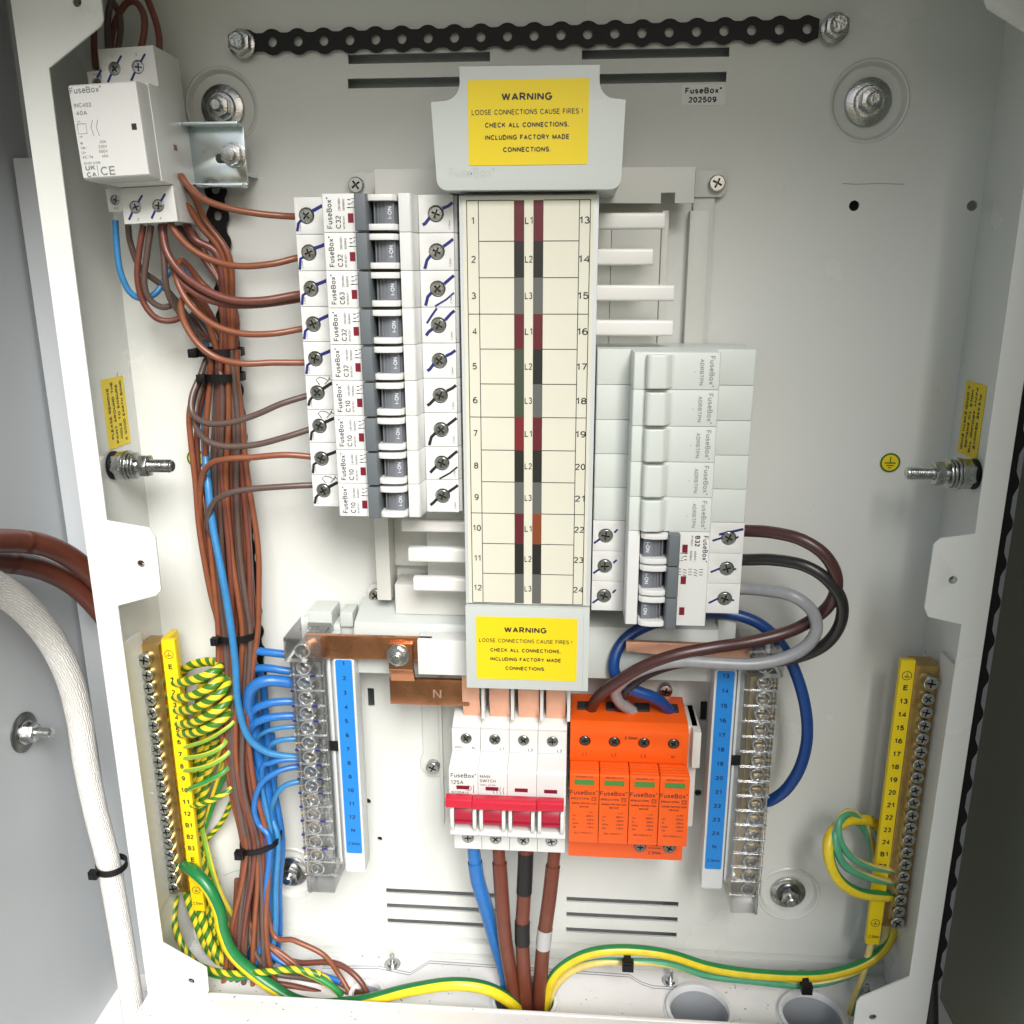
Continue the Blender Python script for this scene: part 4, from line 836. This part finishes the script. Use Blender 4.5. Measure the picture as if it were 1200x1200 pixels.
# ------------------------------------------------------------------ wires
def wire(pts, r, m, label, group=None, name='wire', cat='wire', n=10, sm=6, depth=None):
    P = [at(*p) if len(p) == 3 else Vector(p[:3]) for p in pts]
    ob = single(name, MB().tube(P, r, n, smooth=sm), X[m], label, cat, group, loc=tuple(P[0]), ang=60)
    return ob
SEC = [(300, 240, 270, 22), (360, 245, 276, 20), (410, 247, 276, 18), (440, 249, 277, 18), (500, 248, 286, 18), (560, 246, 290, 18), (640, 246, 296, 18), (700, 252, 298, 20), (742, 258, 300, 20), (800, 262, 296, 24), (850, 264, 292, 26), (920, 271, 295, 26), (985, 285, 309, 26), (1030, 284, 311, 28), (1080, 277, 312, 30), (1130, 272, 318, 32), (1172, 268, 330, 36), (1215, 272, 330, 40)]
def lane(fr, layer, y0, y1=1215, jit=1.6):
    out = []; ph = random.uniform(0, 6.28)
    for y, a_, b_, d in SEC:
        if y0 <= y <= y1: out.append((a_ + fr * (b_ - a_) + jit * math.sin(y * .02 + ph), y, d + layer * 5.0 + 1.0 * math.cos(y * .017 + ph)))
    return out
HD = 40
W1 = [(352, 254, HD), (330, 253, HD), (300, 250, 44), (268, 244, 46), (240, 234, 46), (222, 219, 44), (213, 207, 42), (214, 211, 36), (228, 232, 32), (240, 258, 28)]
W2 = [(360, 300, HD), (345, 303, HD), (320, 309, 44), (285, 312, 46), (255, 307, 46), (225, 292, 46), (203, 268, 44), (199, 248, 42), (207, 238, 38), (221, 243, 34), (236, 266, 30)]
W3 = [(360, 344, HD), (345, 346, HD), (310, 352, 44), (275, 352, 46), (245, 342, 46), (215, 322, 44), (196, 296, 42), (191, 266, 40), (199, 247, 36), (213, 252, 32), (228, 280, 28)]
W3b = [(360, 348, 34), (340, 352, 36), (300, 357, 40), (265, 356, 42), (235, 347, 42), (212, 330, 40), (203, 314, 36), (210, 322, 30), (236, 352, 26)]
W4 = [(368, 383, HD), (350, 386, HD), (320, 391, 44), (285, 391, 46), (255, 383, 46), (230, 365, 44), (213, 342, 42), (206, 318, 38), (214, 306, 32), (235, 330, 26)]
W5 = [(372, 424, HD), (355, 425, HD), (320, 425, 44), (285, 426, 48), (256, 420, 48), (233, 404, 48), (217, 380, 44), (212, 358, 38), (220, 346, 32), (236, 360, 28), (246, 385, 24)]
W6 = [(378, 460, HD), (363, 463, HD), (330, 473, 44), (300, 486, 46), (270, 495, 46), (243, 496, 44), (226, 485, 40), (225, 465, 36), (235, 440, 30), (244, 420, 26)]
W7 = [(385, 498, HD), (370, 501, HD), (335, 512, 44), (300, 521, 46), (265, 523, 46), (242, 516, 44), (230, 500, 38), (230, 475, 32), (239, 445, 28), (246, 425, 25)]
W8 = [(390, 536, HD), (374, 536, HD), (335, 533, 44), (295, 536, 46), (265, 538, 46), (245, 545, 42), (236, 565, 36), (235, 610, 30)]
W9 = [(392, 567, HD), (375, 568, HD), (335, 570, 44), (295, 573, 46), (268, 578, 46), (250, 590, 42), (243, 615, 36)]
gB = 'brown circuit wires leaving the left breakers'
ordn = ['top', 'second', 'third', 'fourth', 'fifth', 'sixth', 'seventh', 'eighth', 'lowest']
specs = [(W1, 'br1', .92, 1, 300), (W2, 'br1', .74, 1, 300), (W3, 'br2', .58, 1, 300), (W4, 'br1', .42, 1, 360), (W5, 'br1', .25, 1, 410), (W6, 'br3', .10, 1, 440), (W7, 'br3', .12, 0, 440), (W8, 'br1', .0, 1, 640), (W9, 'br3', .14, 2, 640)]
lastx = {}
for i, (P, m, fr, ly, y0) in enumerate(specs):
    tail = lane(fr, ly, y0)
    if i in (3, 4): tail = tail[:-3] + [(320 + i * 6, 1128, 40), (370, 1148, 42), (402, 1158, 44), (428, 1168, 50), (434, 1192, 52)]
    if i == 0: tail = tail[:-5] + [(318, 1090, 36), (345, 1102, 40), (378, 1118, 42), (396, 1140, 44), (412, 1168, 50), (424, 1195, 52)]
    wire(P + tail, 1.85 if i not in (2,) else 2.3, m, '%s wire looping from the %s breaker of the left stack into the trunk' % ({'br1': 'orange brown', 'br2': 'thick red brown', 'br3': 'dark brown'}[m], ordn[i]), gB)
wire(W3b + lane(.66, 0, 410), 2.2, 'br2', 'second thick red brown wire beneath its twin at the C63 breaker', gB)
for k, (fr, m) in enumerate(((.95, 'br2'), (.80, 'br1'), (.50, 'br2'), (.33, 'br3'))):
    st0 = [(210 + k * 5, 378 - k * 4, 14), (228 + k * 5, 392, 14)] if k > 1 else [(206 + k * 10, 262, 12), (226 + k * 8, 285, 14)]
    wire(st0 + lane(fr, 0, 410 if k > 1 else 360), 1.8, m, 'brown wire at the back of the left trunk, tied in with the others', 'brown wires at the back of the trunk')
wire([(252, 412, 22), (242, 436, 26), (230, 456, 30), (222, 484, 32), (224, 520, 32), (229, 565, 32), (233, 615, 32), (240, 660, 32), (249, 705, 30)] + lane(.06, 1, 742), 1.8, 'br1', 'brown wire bowing out furthest left of the trunk past the earth symbol', gB)
wire([(256, 415, 20), (246, 440, 22), (237, 462, 26), (231, 500, 28), (232, 550, 28), (237, 610, 28), (243, 660, 28), (250, 705, 26)] + lane(.02, 2, 742), 1.8, 'br2', 'red brown wire just inside the furthest left strand of the trunk', gB)
for k, (fr, m) in enumerate(((.18, 'br3'), (.68, 'br3'), (.88, 'br2'))):
    wire(lane(fr, 1.6, 410), 1.8, m, ('dark brown strand on the front left of the trunk', 'dark brown strand on the front right of the trunk', 'red brown strand on the front right edge of the trunk')[k], gB)
front = ('orange brown strand weaving over the left edge of the trunk', 'red brown strand weaving over the trunk just left of its middle', 'orange brown strand weaving over the middle of the trunk', 'dark strand weaving over the right half of the trunk', 'orange brown strand weaving along the strap side of the trunk')
for k, (fr, m) in enumerate(((-.06, 'br1'), (.36, 'br2'), (.52, 'br1'), (.76, 'br3'), (1.05, 'br1'))):
    wire(lane(fr, 2.1, 410, jit=4.2), 1.8, m, front[k], gB)
for k, (P, m, lb) in enumerate((
    ([(278, 1030, 30), (276, 1090, 36), (284, 1125, 44), (306, 1148, 46), (345, 1156, 46), (382, 1166, 48), (410, 1182, 50)], 'br2', 'red brown tail turning along the tray behind the main earth cable'),
    ([(292, 1030, 30), (292, 1085, 36), (300, 1118, 42), (322, 1140, 42), (356, 1146, 42), (392, 1154, 46), (420, 1172, 50)], 'br3', 'dark tail turning along the tray towards the small gland'),
    ([(308, 1030, 28), (306, 1080, 32), (314, 1112, 38), (338, 1132, 40), (368, 1140, 42), (400, 1150, 46)], 'bl1', 'blue tail turning along the tray beneath the brown ones'))):
    wire(P, 2.0, m, lb, 'wire tails on the tray floor')
# contactor wires
gC = 'wires on the contactor'
for k, (P, m, lb) in enumerate((
    ([(112, 80, 40), (110, 50, 34), (112, 15, 28), (122, -30, 24)], 'br2', 'dark brown wire leaving the top coil terminal of the contactor'),
    ([(128, 70, 38), (126, 40, 32), (128, 10, 28), (140, -25, 24)], 'br3', 'leftmost brown wire on the main upper terminals of the contactor'),
    ([(136, 68, 36), (141, 40, 30), (140, 18, 28), (132, 2, 26), (118, -10, 24)], 'br3', 'short dark brown loop just right of the upper left contactor wires'),
    ([(163, 66, 40), (169, 38, 36), (168, 16, 34), (158, 2, 32), (146, 6, 30), (134, 30, 26), (128, 66, 24)], 'br2', 'hooped brown wire curling over the contactor top'),
    ([(187, 70, 38), (186, 40, 34), (178, 12, 30), (162, -25, 26)], 'br2', 'right hand brown wire rising from the contactor top'),
    ([(150, 262, 40), (153, 285, 36), (165, 315, 32), (188, 333, 26), (206, 352, 22), (228, 385, 20), (243, 415, 18)] + lane(.3, 2, 440), 'br3', 'dark brown wire from the contactor crossing down to the trunk'),
    ([(168, 264, 42), (163, 295, 42), (161, 325, 42), (167, 352, 40), (182, 372, 38), (200, 376, 34), (216, 370, 28)], 'br2', 'brown wire drooping in the lowest loop beneath the contactor'),
    ([(177, 264, 42), (172, 300, 42), (169, 330, 42), (175, 350, 40), (190, 360, 36), (206, 356, 30)], 'br3', 'dark brown wire in the inner loop beneath the contactor'),
    ([(188, 264, 38), (192, 300, 40), (194, 330, 40), (200, 352, 36), (210, 366, 30), (228, 392, 24)], 'br3', 'dark brown wire falling straight from the right of the contactor'),
    ([(135, 258, 40), (137, 290, 40), (141, 318, 40), (152, 342, 38), (168, 350, 34), (184, 342, 28), (196, 322, 22), (208, 308, 18), (220, 318, 14), (238, 380, 12), (244, 430, 12)], 'bl2', 'blue wire hooped beneath the contactor'))):
    wire(P, 1.75, m, lb, gC)
# blue neutrals
gN = 'blue neutral wires into the left neutral bar'
wire([(240, 430, 14), (240, 480, 18), (240, 520, 24), (244, 570, 34), (250, 620, 38), (260, 672, 42), (270, 730, 44), (276, 780, 44), (279, 825, 42), (290, 862, 40), (310, 880, 38), (335, 886, 34), (358, 887, 30)], 2.3, 'bl2', 'long pale blue wire running down the front of the trunk to the neutral bar', gN)
BT = [(920, 300, 322), (985, 312, 330), (1040, 308, 326), (1100, 300, 328), (1150, 280, 318), (1215, 268, 318)]
def blane(fr, layer, y0=900):
    ph = random.uniform(0, 6.28)
    return [(a_ + fr * (b_ - a_) + 1.5 * math.sin(y * .02 + ph), y, 24 + layer * 5.2) for y, a_, b_ in BT if y >= y0]
blues = [
    ([(356, 770, 30), (335, 767, 32), (310, 764, 32), (294, 763, 28), (296, 775, 20), (308, 800, 16), (312, 850, 16)], 2.6, 'bl1', .95, 0),
    ([(358, 788, 30), (335, 786, 34), (312, 783, 34), (296, 786, 28), (296, 800, 22), (302, 850, 18)], 2.6, 'bl1', .75, 0),
    ([(360, 803, 30), (335, 799, 36), (312, 798, 40), (296, 806, 40), (291, 824, 36), (296, 850, 30), (303, 885, 26)], 3.7, 'bl1', .45, 1),
    ([(361, 823, 30), (335, 822, 34), (312, 825, 36), (296, 834, 34), (294, 852, 28), (300, 880, 24)], 2.6, 'bl1', .2, 1),
    ([(362, 840, 30), (338, 839, 34), (312, 842, 36), (296, 851, 34), (294, 868, 28), (300, 892, 24)], 2.6, 'bl1', .05, 1),
    ([(364, 852, 30), (335, 852, 34), (313, 857, 34), (301, 866, 30), (297, 880, 26), (302, 900, 22)], 1.5, 'bl2', .3, 2),
    ([(365, 867, 30), (340, 866, 34), (322, 870, 34), (314, 880, 30), (311, 900, 24)], 1.8, 'bl2', .6, 1),
    ([(367, 892, 30), (340, 890, 34), (318, 894, 36), (307, 906, 34)], 1.9, 'bl1', .15, 2),
    ([(368, 901, 30), (345, 899, 34), (322, 906, 38), (305, 920, 40), (298, 945, 38), (303, 965, 36)], 2.0, 'bl1', .3, 3),
    ([(370, 917, 30), (350, 916, 34), (332, 922, 36), (322, 936, 34), (318, 955, 30)], 1.9, 'bl2', .75, 2)]
on = ['top', 'second', 'thick third', 'fourth', 'fifth', 'thin sixth', 'seventh', 'ninth', 'tenth', 'lowest']
for i, (P, r, m, fr, ly) in enumerate(blues):
    tl = [q for q in blane(fr, ly, 985 if i > 7 else 920) if q[1] > P[-1][1] + 15]
    wire(P + tl, r, m, 'blue wire in the %s used socket of the left neutral bar' % on[i], gN)
for k, fr in enumerate((.0, .35, .6, .9)):
    wire([(300 + 6 * k, 860, 14), (304 + 6 * k, 900, 16)] + blane(fr, -.4 + .3 * (k % 2), 920), 2.4, 'bl1', 'blue wire deep in the blue bunch below the neutral bar', 'blue wires at the back of the bunch')
# earths on the left
gE = 'green and yellow earth wires on the left earth bar'
E5 = [
    [(196, 797, 28), (212, 800, 36), (230, 796, 42), (247, 789, 42), (257, 782, 36), (252, 776, 28), (238, 776, 22), (222, 781, 18), (214, 792, 12), (214, 830, 10), (216, 900, 10)],
    [(198, 814, 28), (214, 818, 38), (232, 813, 44), (250, 803, 44), (258, 793, 36), (254, 785, 26), (238, 800, 14), (230, 850, 10), (221, 900, 12)],
    [(200, 829, 28), (216, 833, 38), (236, 827, 46), (256, 814, 46), (266, 801, 38), (262, 794, 26), (246, 830, 14), (236, 880, 12), (226, 920, 14)],
    [(202, 845, 28), (218, 849, 38), (238, 842, 46), (258, 830, 46), (268, 818, 38), (264, 815, 26), (250, 850, 16), (240, 896, 14), (231, 935, 16)],
    [(205, 858, 28), (220, 860, 38), (240, 855, 46), (258, 845, 44), (269, 834, 36), (266, 835, 26), (252, 870, 18), (244, 910, 16), (236, 950, 18)]]
LO = [(960, 236), (1000, 238), (1040, 240), (1080, 250), (1120, 266), (1150, 300), (1175, 350)]
nm = ['topmost', 'second', 'middle', 'fourth', 'lowest']
for i, P in enumerate(E5):
    x = 205 + i * 9
    wire(P + [(217 + i * 5, 985, 14), (218 + i * 9, 1040, 18 + (i % 2) * 6), (232 + i * 8, 1085, 22 + (i % 2) * 7), (250 + i * 7, 1120, 26 + (i % 2) * 7), (290 + i * 7, 1146, 32), (345 + i * 5, 1163, 36)], 3.0, 'gyt', '%s of five looped yellow wires with spiral green stripes on the earth bar' % nm[i], gE, n=12, sm=8)
thin = [([(204, 878, 28), (222, 874, 36), (245, 866, 42), (270, 850, 40), (282, 838, 26)], 1.35, 'gyy', 'pale yellow thin earth wire just below the spiral loops'),
        ([(206, 887, 28), (222, 888, 36), (245, 883, 42), (262, 873, 40), (266, 862, 26)], 1.6, 'gyy', 'bright yellow thin earth wire, second below the spiral loops'),
        ([(207, 902, 28), (226, 902, 38), (250, 895, 42), (268, 882, 38), (274, 868, 26)], 1.6, 'gyy', 'yellow thin earth wire, third below the spiral loops'),
        ([(212, 929, 28), (228, 922, 38), (250, 912, 42), (266, 901, 38), (272, 888, 26)], 1.6, 'gy', 'green and yellow thin earth wire crossing the number ten mark'),
        ([(218, 943, 28), (232, 943, 38), (250, 937, 42), (270, 925, 38), (284, 905, 24)], 1.9, 'gyt', 'single spiral striped wire beside the number eleven mark')]
for P, r, m, lb in thin:
    e = P[-1]; wire(P + [(e[0] - 22, e[1] + 55, 12), (234, 1000, 12), (246, 1060, 16), (272, 1110, 22), (320, 1150, 30)], r, m, lb, gE)
wire([(216, 1013, 30), (228, 1022, 42), (244, 1040, 48), (256, 1065, 50), (261, 1090, 50), (272, 1116, 50), (294, 1138, 50), (318, 1156, 52), (345, 1172, 54), (380, 1178, 58), (430, 1172, 60), (480, 1160, 60), (530, 1153, 60), (570, 1158, 58), (598, 1174, 54), (612, 1192, 48), (616, 1215, 46)], 4.2, 'gyg', 'thick green main earth cable with a yellow stripe sweeping along the tray', None, name='earth_cable', cat='cable', n=14)
wire([(232, 950, 14), (240, 985, 18), (252, 1030, 22), (266, 1062, 26), (284, 1090, 26), (310, 1130, 28)], 1.9, 'gyy', 'yellow earth wire dropping straight behind the thick green cable', gE)
wire([(193, 1040, 24), (194, 1062, 28), (200, 1088, 30), (212, 1104, 32), (226, 1124, 36), (244, 1140, 40), (275, 1146, 44), (310, 1140, 46), (350, 1138, 46), (380, 1145, 46), (398, 1166, 46), (402, 1190, 46)], 1.9, 'gy', 'thin green and yellow wire hugging the corner below the left earth bar', gE)
wire([(206, 1050, 24), (204, 1078, 32), (212, 1104, 42), (226, 1126, 46), (244, 1136, 48), (270, 1141, 50), (310, 1139, 52), (345, 1136, 52), (376, 1142, 52)], 2.3, 'gyt', 'spiral striped earth wire lying along the foot of the left flange', gE)
wire([(350, 1136, 50), (380, 1150, 50), (400, 1168, 50), (404, 1200, 48)], 2.3, 'gy', 'green and yellow wire bending into the small gland', gE)
wire([(300, 1148, 36), (340, 1160, 40), (380, 1170, 44), (410, 1178, 48)], 2.0, 'br3', 'dark wire lying flat towards the small gland', None)
wire([(322, 1118, 34), (350, 1128, 38), (390, 1128, 40), (415, 1142, 46), (430, 1164, 50), (434, 1195, 51)], 2.0, 'br2', 'brown wire arching into the small gland', None)
wire([(290, 1160, 38), (330, 1158, 40), (365, 1166, 42), (396, 1182, 44)], 2.0, 'br2', 'brown wire lying lowest behind the bottom lip near the gland', None)
# earths on the right
gR = 'earth wires on the right earth bar'
wire([(1052, 1021, 26), (1040, 1019, 34), (1018, 1015, 42), (997, 1004, 46), (984, 984, 46), (983, 963, 42), (992, 952, 36), (1004, 955, 28), (1016, 972, 20), (1024, 1010, 14), (1028, 1050, 14), (1024, 1090, 18), (1012, 1140, 30), (1000, 1175, 40), (992, 1215, 44)], 2.3, 'gyp', 'pale green upper wire of the loops at the right earth bar, dropping to the tray', gR)
wire([(1050, 1034, 26), (1036, 1032, 36), (1012, 1026, 44), (990, 1014, 48), (980, 993, 48), (979, 972, 42), (990, 956, 32), (1004, 962, 22), (1020, 985, 14), (1034, 1030, 12), (1040, 1075, 14), (1034, 1108, 20), (1010, 1134, 28), (975, 1149, 32), (935, 1154, 34), (880, 1149, 36), (830, 1143, 38), (785, 1130, 40), (740, 1127, 42), (700, 1128, 44), (670, 1138, 44), (650, 1158, 44), (640, 1190, 44)], 2.6, 'gyp', 'pale yellow middle wire of the loops running left along the tray', gR)
wire([(1049, 1049, 26), (1034, 1050, 36), (1006, 1046, 46), (984, 1032, 50), (972, 1008, 50), (972, 982, 44), (985, 966, 36), (1005, 960, 26), (1028, 968, 16), (1044, 1010, 12), (1048, 1060, 12), (1044, 1098, 18), (1020, 1125, 26), (980, 1140, 32), (940, 1144, 36), (880, 1141, 40), (830, 1133, 42), (785, 1119, 44), (740, 1113, 46), (700, 1115, 48), (670, 1126, 48), (648, 1146, 48), (638, 1180, 46), (636, 1215, 46)], 3.5, 'gyr', 'thick bright green lower wire of the loops running left along the tray', gR)
# surge protector feeds
gS = 'cables from the three pole breaker to the surge protector'
wire([(862, 622, 40), (878, 622, 42), (905, 624, 50), (938, 632, 58), (966, 650, 62), (980, 676, 62), (976, 702, 58), (958, 722, 52), (925, 740, 50), (880, 752, 52), (835, 759, 56), (790, 768, 58), (752, 782, 56), (722, 800, 50), (700, 818, 40), (692, 834, 28), (690, 842, 24)], 3.6, 'mar', 'maroon brown cable looping from the breaker to the surge protector', gS, name='cable', cat='cable', n=12)
wire([(858, 656, 40), (876, 656, 42), (905, 656, 50), (940, 662, 58), (968, 678, 62), (986, 704, 62), (984, 732, 58), (966, 756, 52), (935, 770, 46), (895, 776, 42), (850, 776, 40), (800, 776, 40), (760, 788, 42), (736, 806, 40), (726, 824, 32), (725, 844, 24)], 3.5, 'blk', 'black cable in the widest loop right of the breaker', gS, name='cable', cat='cable', n=12)
wire([(852, 691, 40), (872, 690, 42), (898, 692, 50), (928, 698, 58), (950, 714, 60), (957, 736, 60), (946, 756, 60), (922, 770, 60), (885, 778, 60), (840, 777, 60), (800, 775, 58), (766, 780, 56), (738, 792, 52), (722, 808, 44), (726, 822, 38), (742, 834, 30), (756, 842, 24)], 3.6, 'gry', 'grey cable in the inner loop right of the breaker', gS, name='cable', cat='cable', n=12)
wire([(895, 940, 30), (905, 937, 34), (922, 924, 38), (938, 898, 40), (946, 862, 40), (942, 820, 38), (928, 778, 34), (908, 746, 30), (880, 726, 28), (840, 718, 26), (790, 724, 24), (752, 736, 28), (730, 752, 32), (720, 772, 36), (722, 792, 38), (742, 808, 40), (768, 818, 38), (784, 832, 30), (790, 842, 24)], 3.6, 'bl3', 'dark blue cable looping from the right neutral bar to the surge protector', gS, name='cable', cat='cable', n=12)
# supply tails
gT = 'supply tails below the main switch'
def tail(P, r, m, lb, bands=(), neck=None):
    ob = wire(P, r, m, lb, gT, name='supply_tail', cat='cable', n=16)
    pts = spline([at(*p) for p in P], 12); o = Vector(ob['origin_mm'])
    for y0, y1, mm, rr in bands:
        seg = [p for p in pts if zat(600, y1, p[1]) <= p[2] <= zat(600, y0, p[1])]
        MB().tube(seg, rr, 16, smooth=0, cap=False).build('outer_sheath' if mm in ('br4', 'bl1') else 'tape_band', X[mm], ob, ang=60)
    if neck:
        seg = pts[:3]
tail([(555, 990, 40), (556, 1004, 40), (560, 1032, 40), (570, 1065, 38), (580, 1100, 36), (592, 1140, 38), (602, 1190, 42), (606, 1220, 44)], 4.3, 'bl1', 'blue supply tail leaning into the conduit behind the brown ones', ((1010, 1216, 'bl1', 4.9),))
tail([(584, 990, 40), (585, 1005, 42), (588, 1050, 46), (592, 1100, 48), (600, 1150, 48), (607, 1200, 48), (608, 1225, 48)], 4.2, 'br4', 'plain brown supply tail, leftmost of the three brown ones', ((1011, 1220, 'br4', 4.9),))
tail([(616, 990, 40), (616, 1005, 42), (614, 1050, 46), (612, 1090, 48), (614, 1140, 50), (618, 1200, 48), (619, 1225, 48)], 4.7, 'br4', 'brown supply tail banded with black tape, middle of the three', ((998, 1048, 'tape', 5.2), (1078, 1107, 'tape', 5.1)))
tail([(650, 990, 40), (649, 1005, 42), (644, 1050, 46), (638, 1095, 48), (634, 1140, 48), (631, 1200, 46), (630, 1225, 46)], 4.2, 'br4', 'brown supply tail banded with grey tape, rightmost of the three', ((1012, 1220, 'br4', 4.8), (1083, 1109, 'gtape', 5.1),))
# outside the enclosure
wire([(-110, 652, 190), (-60, 641, 140), (-20, 635, 100), (20, 634, 68), (55, 640, 44), (85, 655, 24), (112, 678, 8), (135, 705, -6), (150, 740, -14)], 6.9, 'br4', 'fat brown supply cable outside the enclosure, the upper of two', 'fat brown cables outside the enclosure', name='supply_cable', cat='cable', n=20)
wire([(-110, 674, 184), (-60, 664, 132), (-20, 659, 88), (20, 660, 54), (55, 669, 30), (85, 685, 12), (112, 710, -2), (138, 745, -12), (152, 780, -16)], 6.9, 'br4', 'fat brown supply cable outside the enclosure, the lower of two', 'fat brown cables outside the enclosure', name='supply_cable', cat='cable', n=20)
wire([(-110, 650, 200), (-60, 664, 150), (-20, 680, 104), (22, 706, 72), (56, 744, 48), (80, 790, 36), (93, 840, 30), (100, 890, 30), (112, 950, 30), (127, 1010, 32), (138, 1070, 34), (148, 1130, 36), (157, 1190, 38), (164, 1240, 40)], lambda t: 9.3 - 1.6 * min(1, t * 1.6), 'fibre', 'cable wrapped in white braided fibre sleeve curving down outside the enclosure', None, name='wrapped_cable', cat='cable', n=20)
wire([(1082, 1098, 40), (1090, 1130, 40), (1091, 1170, 42), (1092, 1230, 44)], 4.4, 'blk', 'black cable end running down outside the lower right wall', None, name='cable', cat='cable')
t = thing('wall_bolt', 'zinc bolt with a dark disc washer on the grey kiosk wall at left', 'bolt', (-338, 60, -139))
o = (-338, *[at(35, 860, 45)[1], at(35, 860, 45)[2]])
# ray to the side wall plane for its place
ray = RT * ((27 - 600) / FPX) - UP * ((858 - 600) / FPX) + FW; tt = (-338 - CAM[0]) / ray[0]; o = (-338, CAM[1] + tt * ray[1], CAM[2] + tt * ray[2])
t.location = fl(o) * .001; t['origin_mm'] = o
MB().lathe([(13, .2), (13, 1.2), (12, 1.6)], o, EX, 26).build('disc_washer', X['dscrew'], t)
MB().lathe([(8, 1.6), (8, 3)], o, EX, 22).hexa(6.6, 3, 9, o, EX).build('nut', X['zinc'], t, bev=.5)
MB().lathe([(3.4, 9), (3.4, 19), (2.8, 19.6)], o, EX, 14).build('stud', X['zinc'], t)

# ------------------------------------------------------------------ cable ties
def tie(u, v, d, a_, b_, h, label, tilt=0.0, head=-1, hs=5.0):
    c = Vector(at(u, v, d)); t = thing('cable_tie', label, 'cable tie', tuple(c), None, 'black cable ties')
    n = 28; vs = []; fs = []
    for k in range(n):
        q = 2 * math.pi * k / n; x, y = math.cos(q), math.sin(q)
        for rr, hh in ((1, -h / 2), (1, h / 2), (.9, h / 2), (.9, -h / 2)):
            vs.append(c + Vector((a_ * x * (1 if rr == 1 else (a_ - 1.1) / a_), b_ * y * (1 if rr == 1 else (b_ - 1.1) / b_), hh + tilt * a_ * x)))
    for k in range(n):
        j = (k + 1) % n
        for m_ in range(4): fs.append((k * 4 + m_, j * 4 + m_, j * 4 + (m_ + 1) % 4, k * 4 + (m_ + 1) % 4))
    MB().add(vs, fs).build('band', X['black'], t)
    hx = c + Vector((head * a_ * .72, b_ * .78, tilt * head * a_ * .72))
    MB().box(hx[0] - hs / 2, hx[0] + hs / 2, hx[1], hx[1] + 4.4, hx[2] - hs / 2, hx[2] + hs / 2).box(hx[0] - hs * .28, hx[0] + hs * .28, hx[1] + 4.5, hx[1] + 5.2, hx[2] - hs * .3, hx[2] + hs * .3).build('head', X['black'], t, bev=.6)
tie(257, 412, 22, 15, 12.5, 4.4, 'upper black cable tie of the close pair round the brown trunk', 0, -1)
tie(263, 441, 22, 12.5, 12.5, 4.6, 'lower black cable tie of the close pair round the brown trunk', 0, -1)
tie(279, 742, 26, 14, 13, 4.2, 'black cable tie round the trunk level with the neutral bar top', .05, -1)
tie(306, 985, 32, 14.5, 13.5, 4.0, 'black cable tie binding the brown and blue wires together low down', .22, -1, 6)
tie(735, 1121, 45, 4.4, 7, 4.2, 'black cable tie on the earth pair beside the supply tails', 0, 0, 7.5)
tie(942, 1148, 36, 4.6, 7, 4.2, 'black cable tie on the earth pair near the right flange', 0, 0, 7)
for ob in bpy.data.objects:
    if ob.name.startswith('cable_tie') and ob.get('label', '').startswith('black cable tie on the earth pair'):
        ob.rotation_euler = (0, math.radians(90), 0)
tie(131, 1014, 32, 10.4, 10.4, 4.4, 'black cable tie on the white wrapped cable', 0, -1, 6)
for ob in bpy.data.objects:
    if 'origin_mm' in ob: del ob['origin_mm']
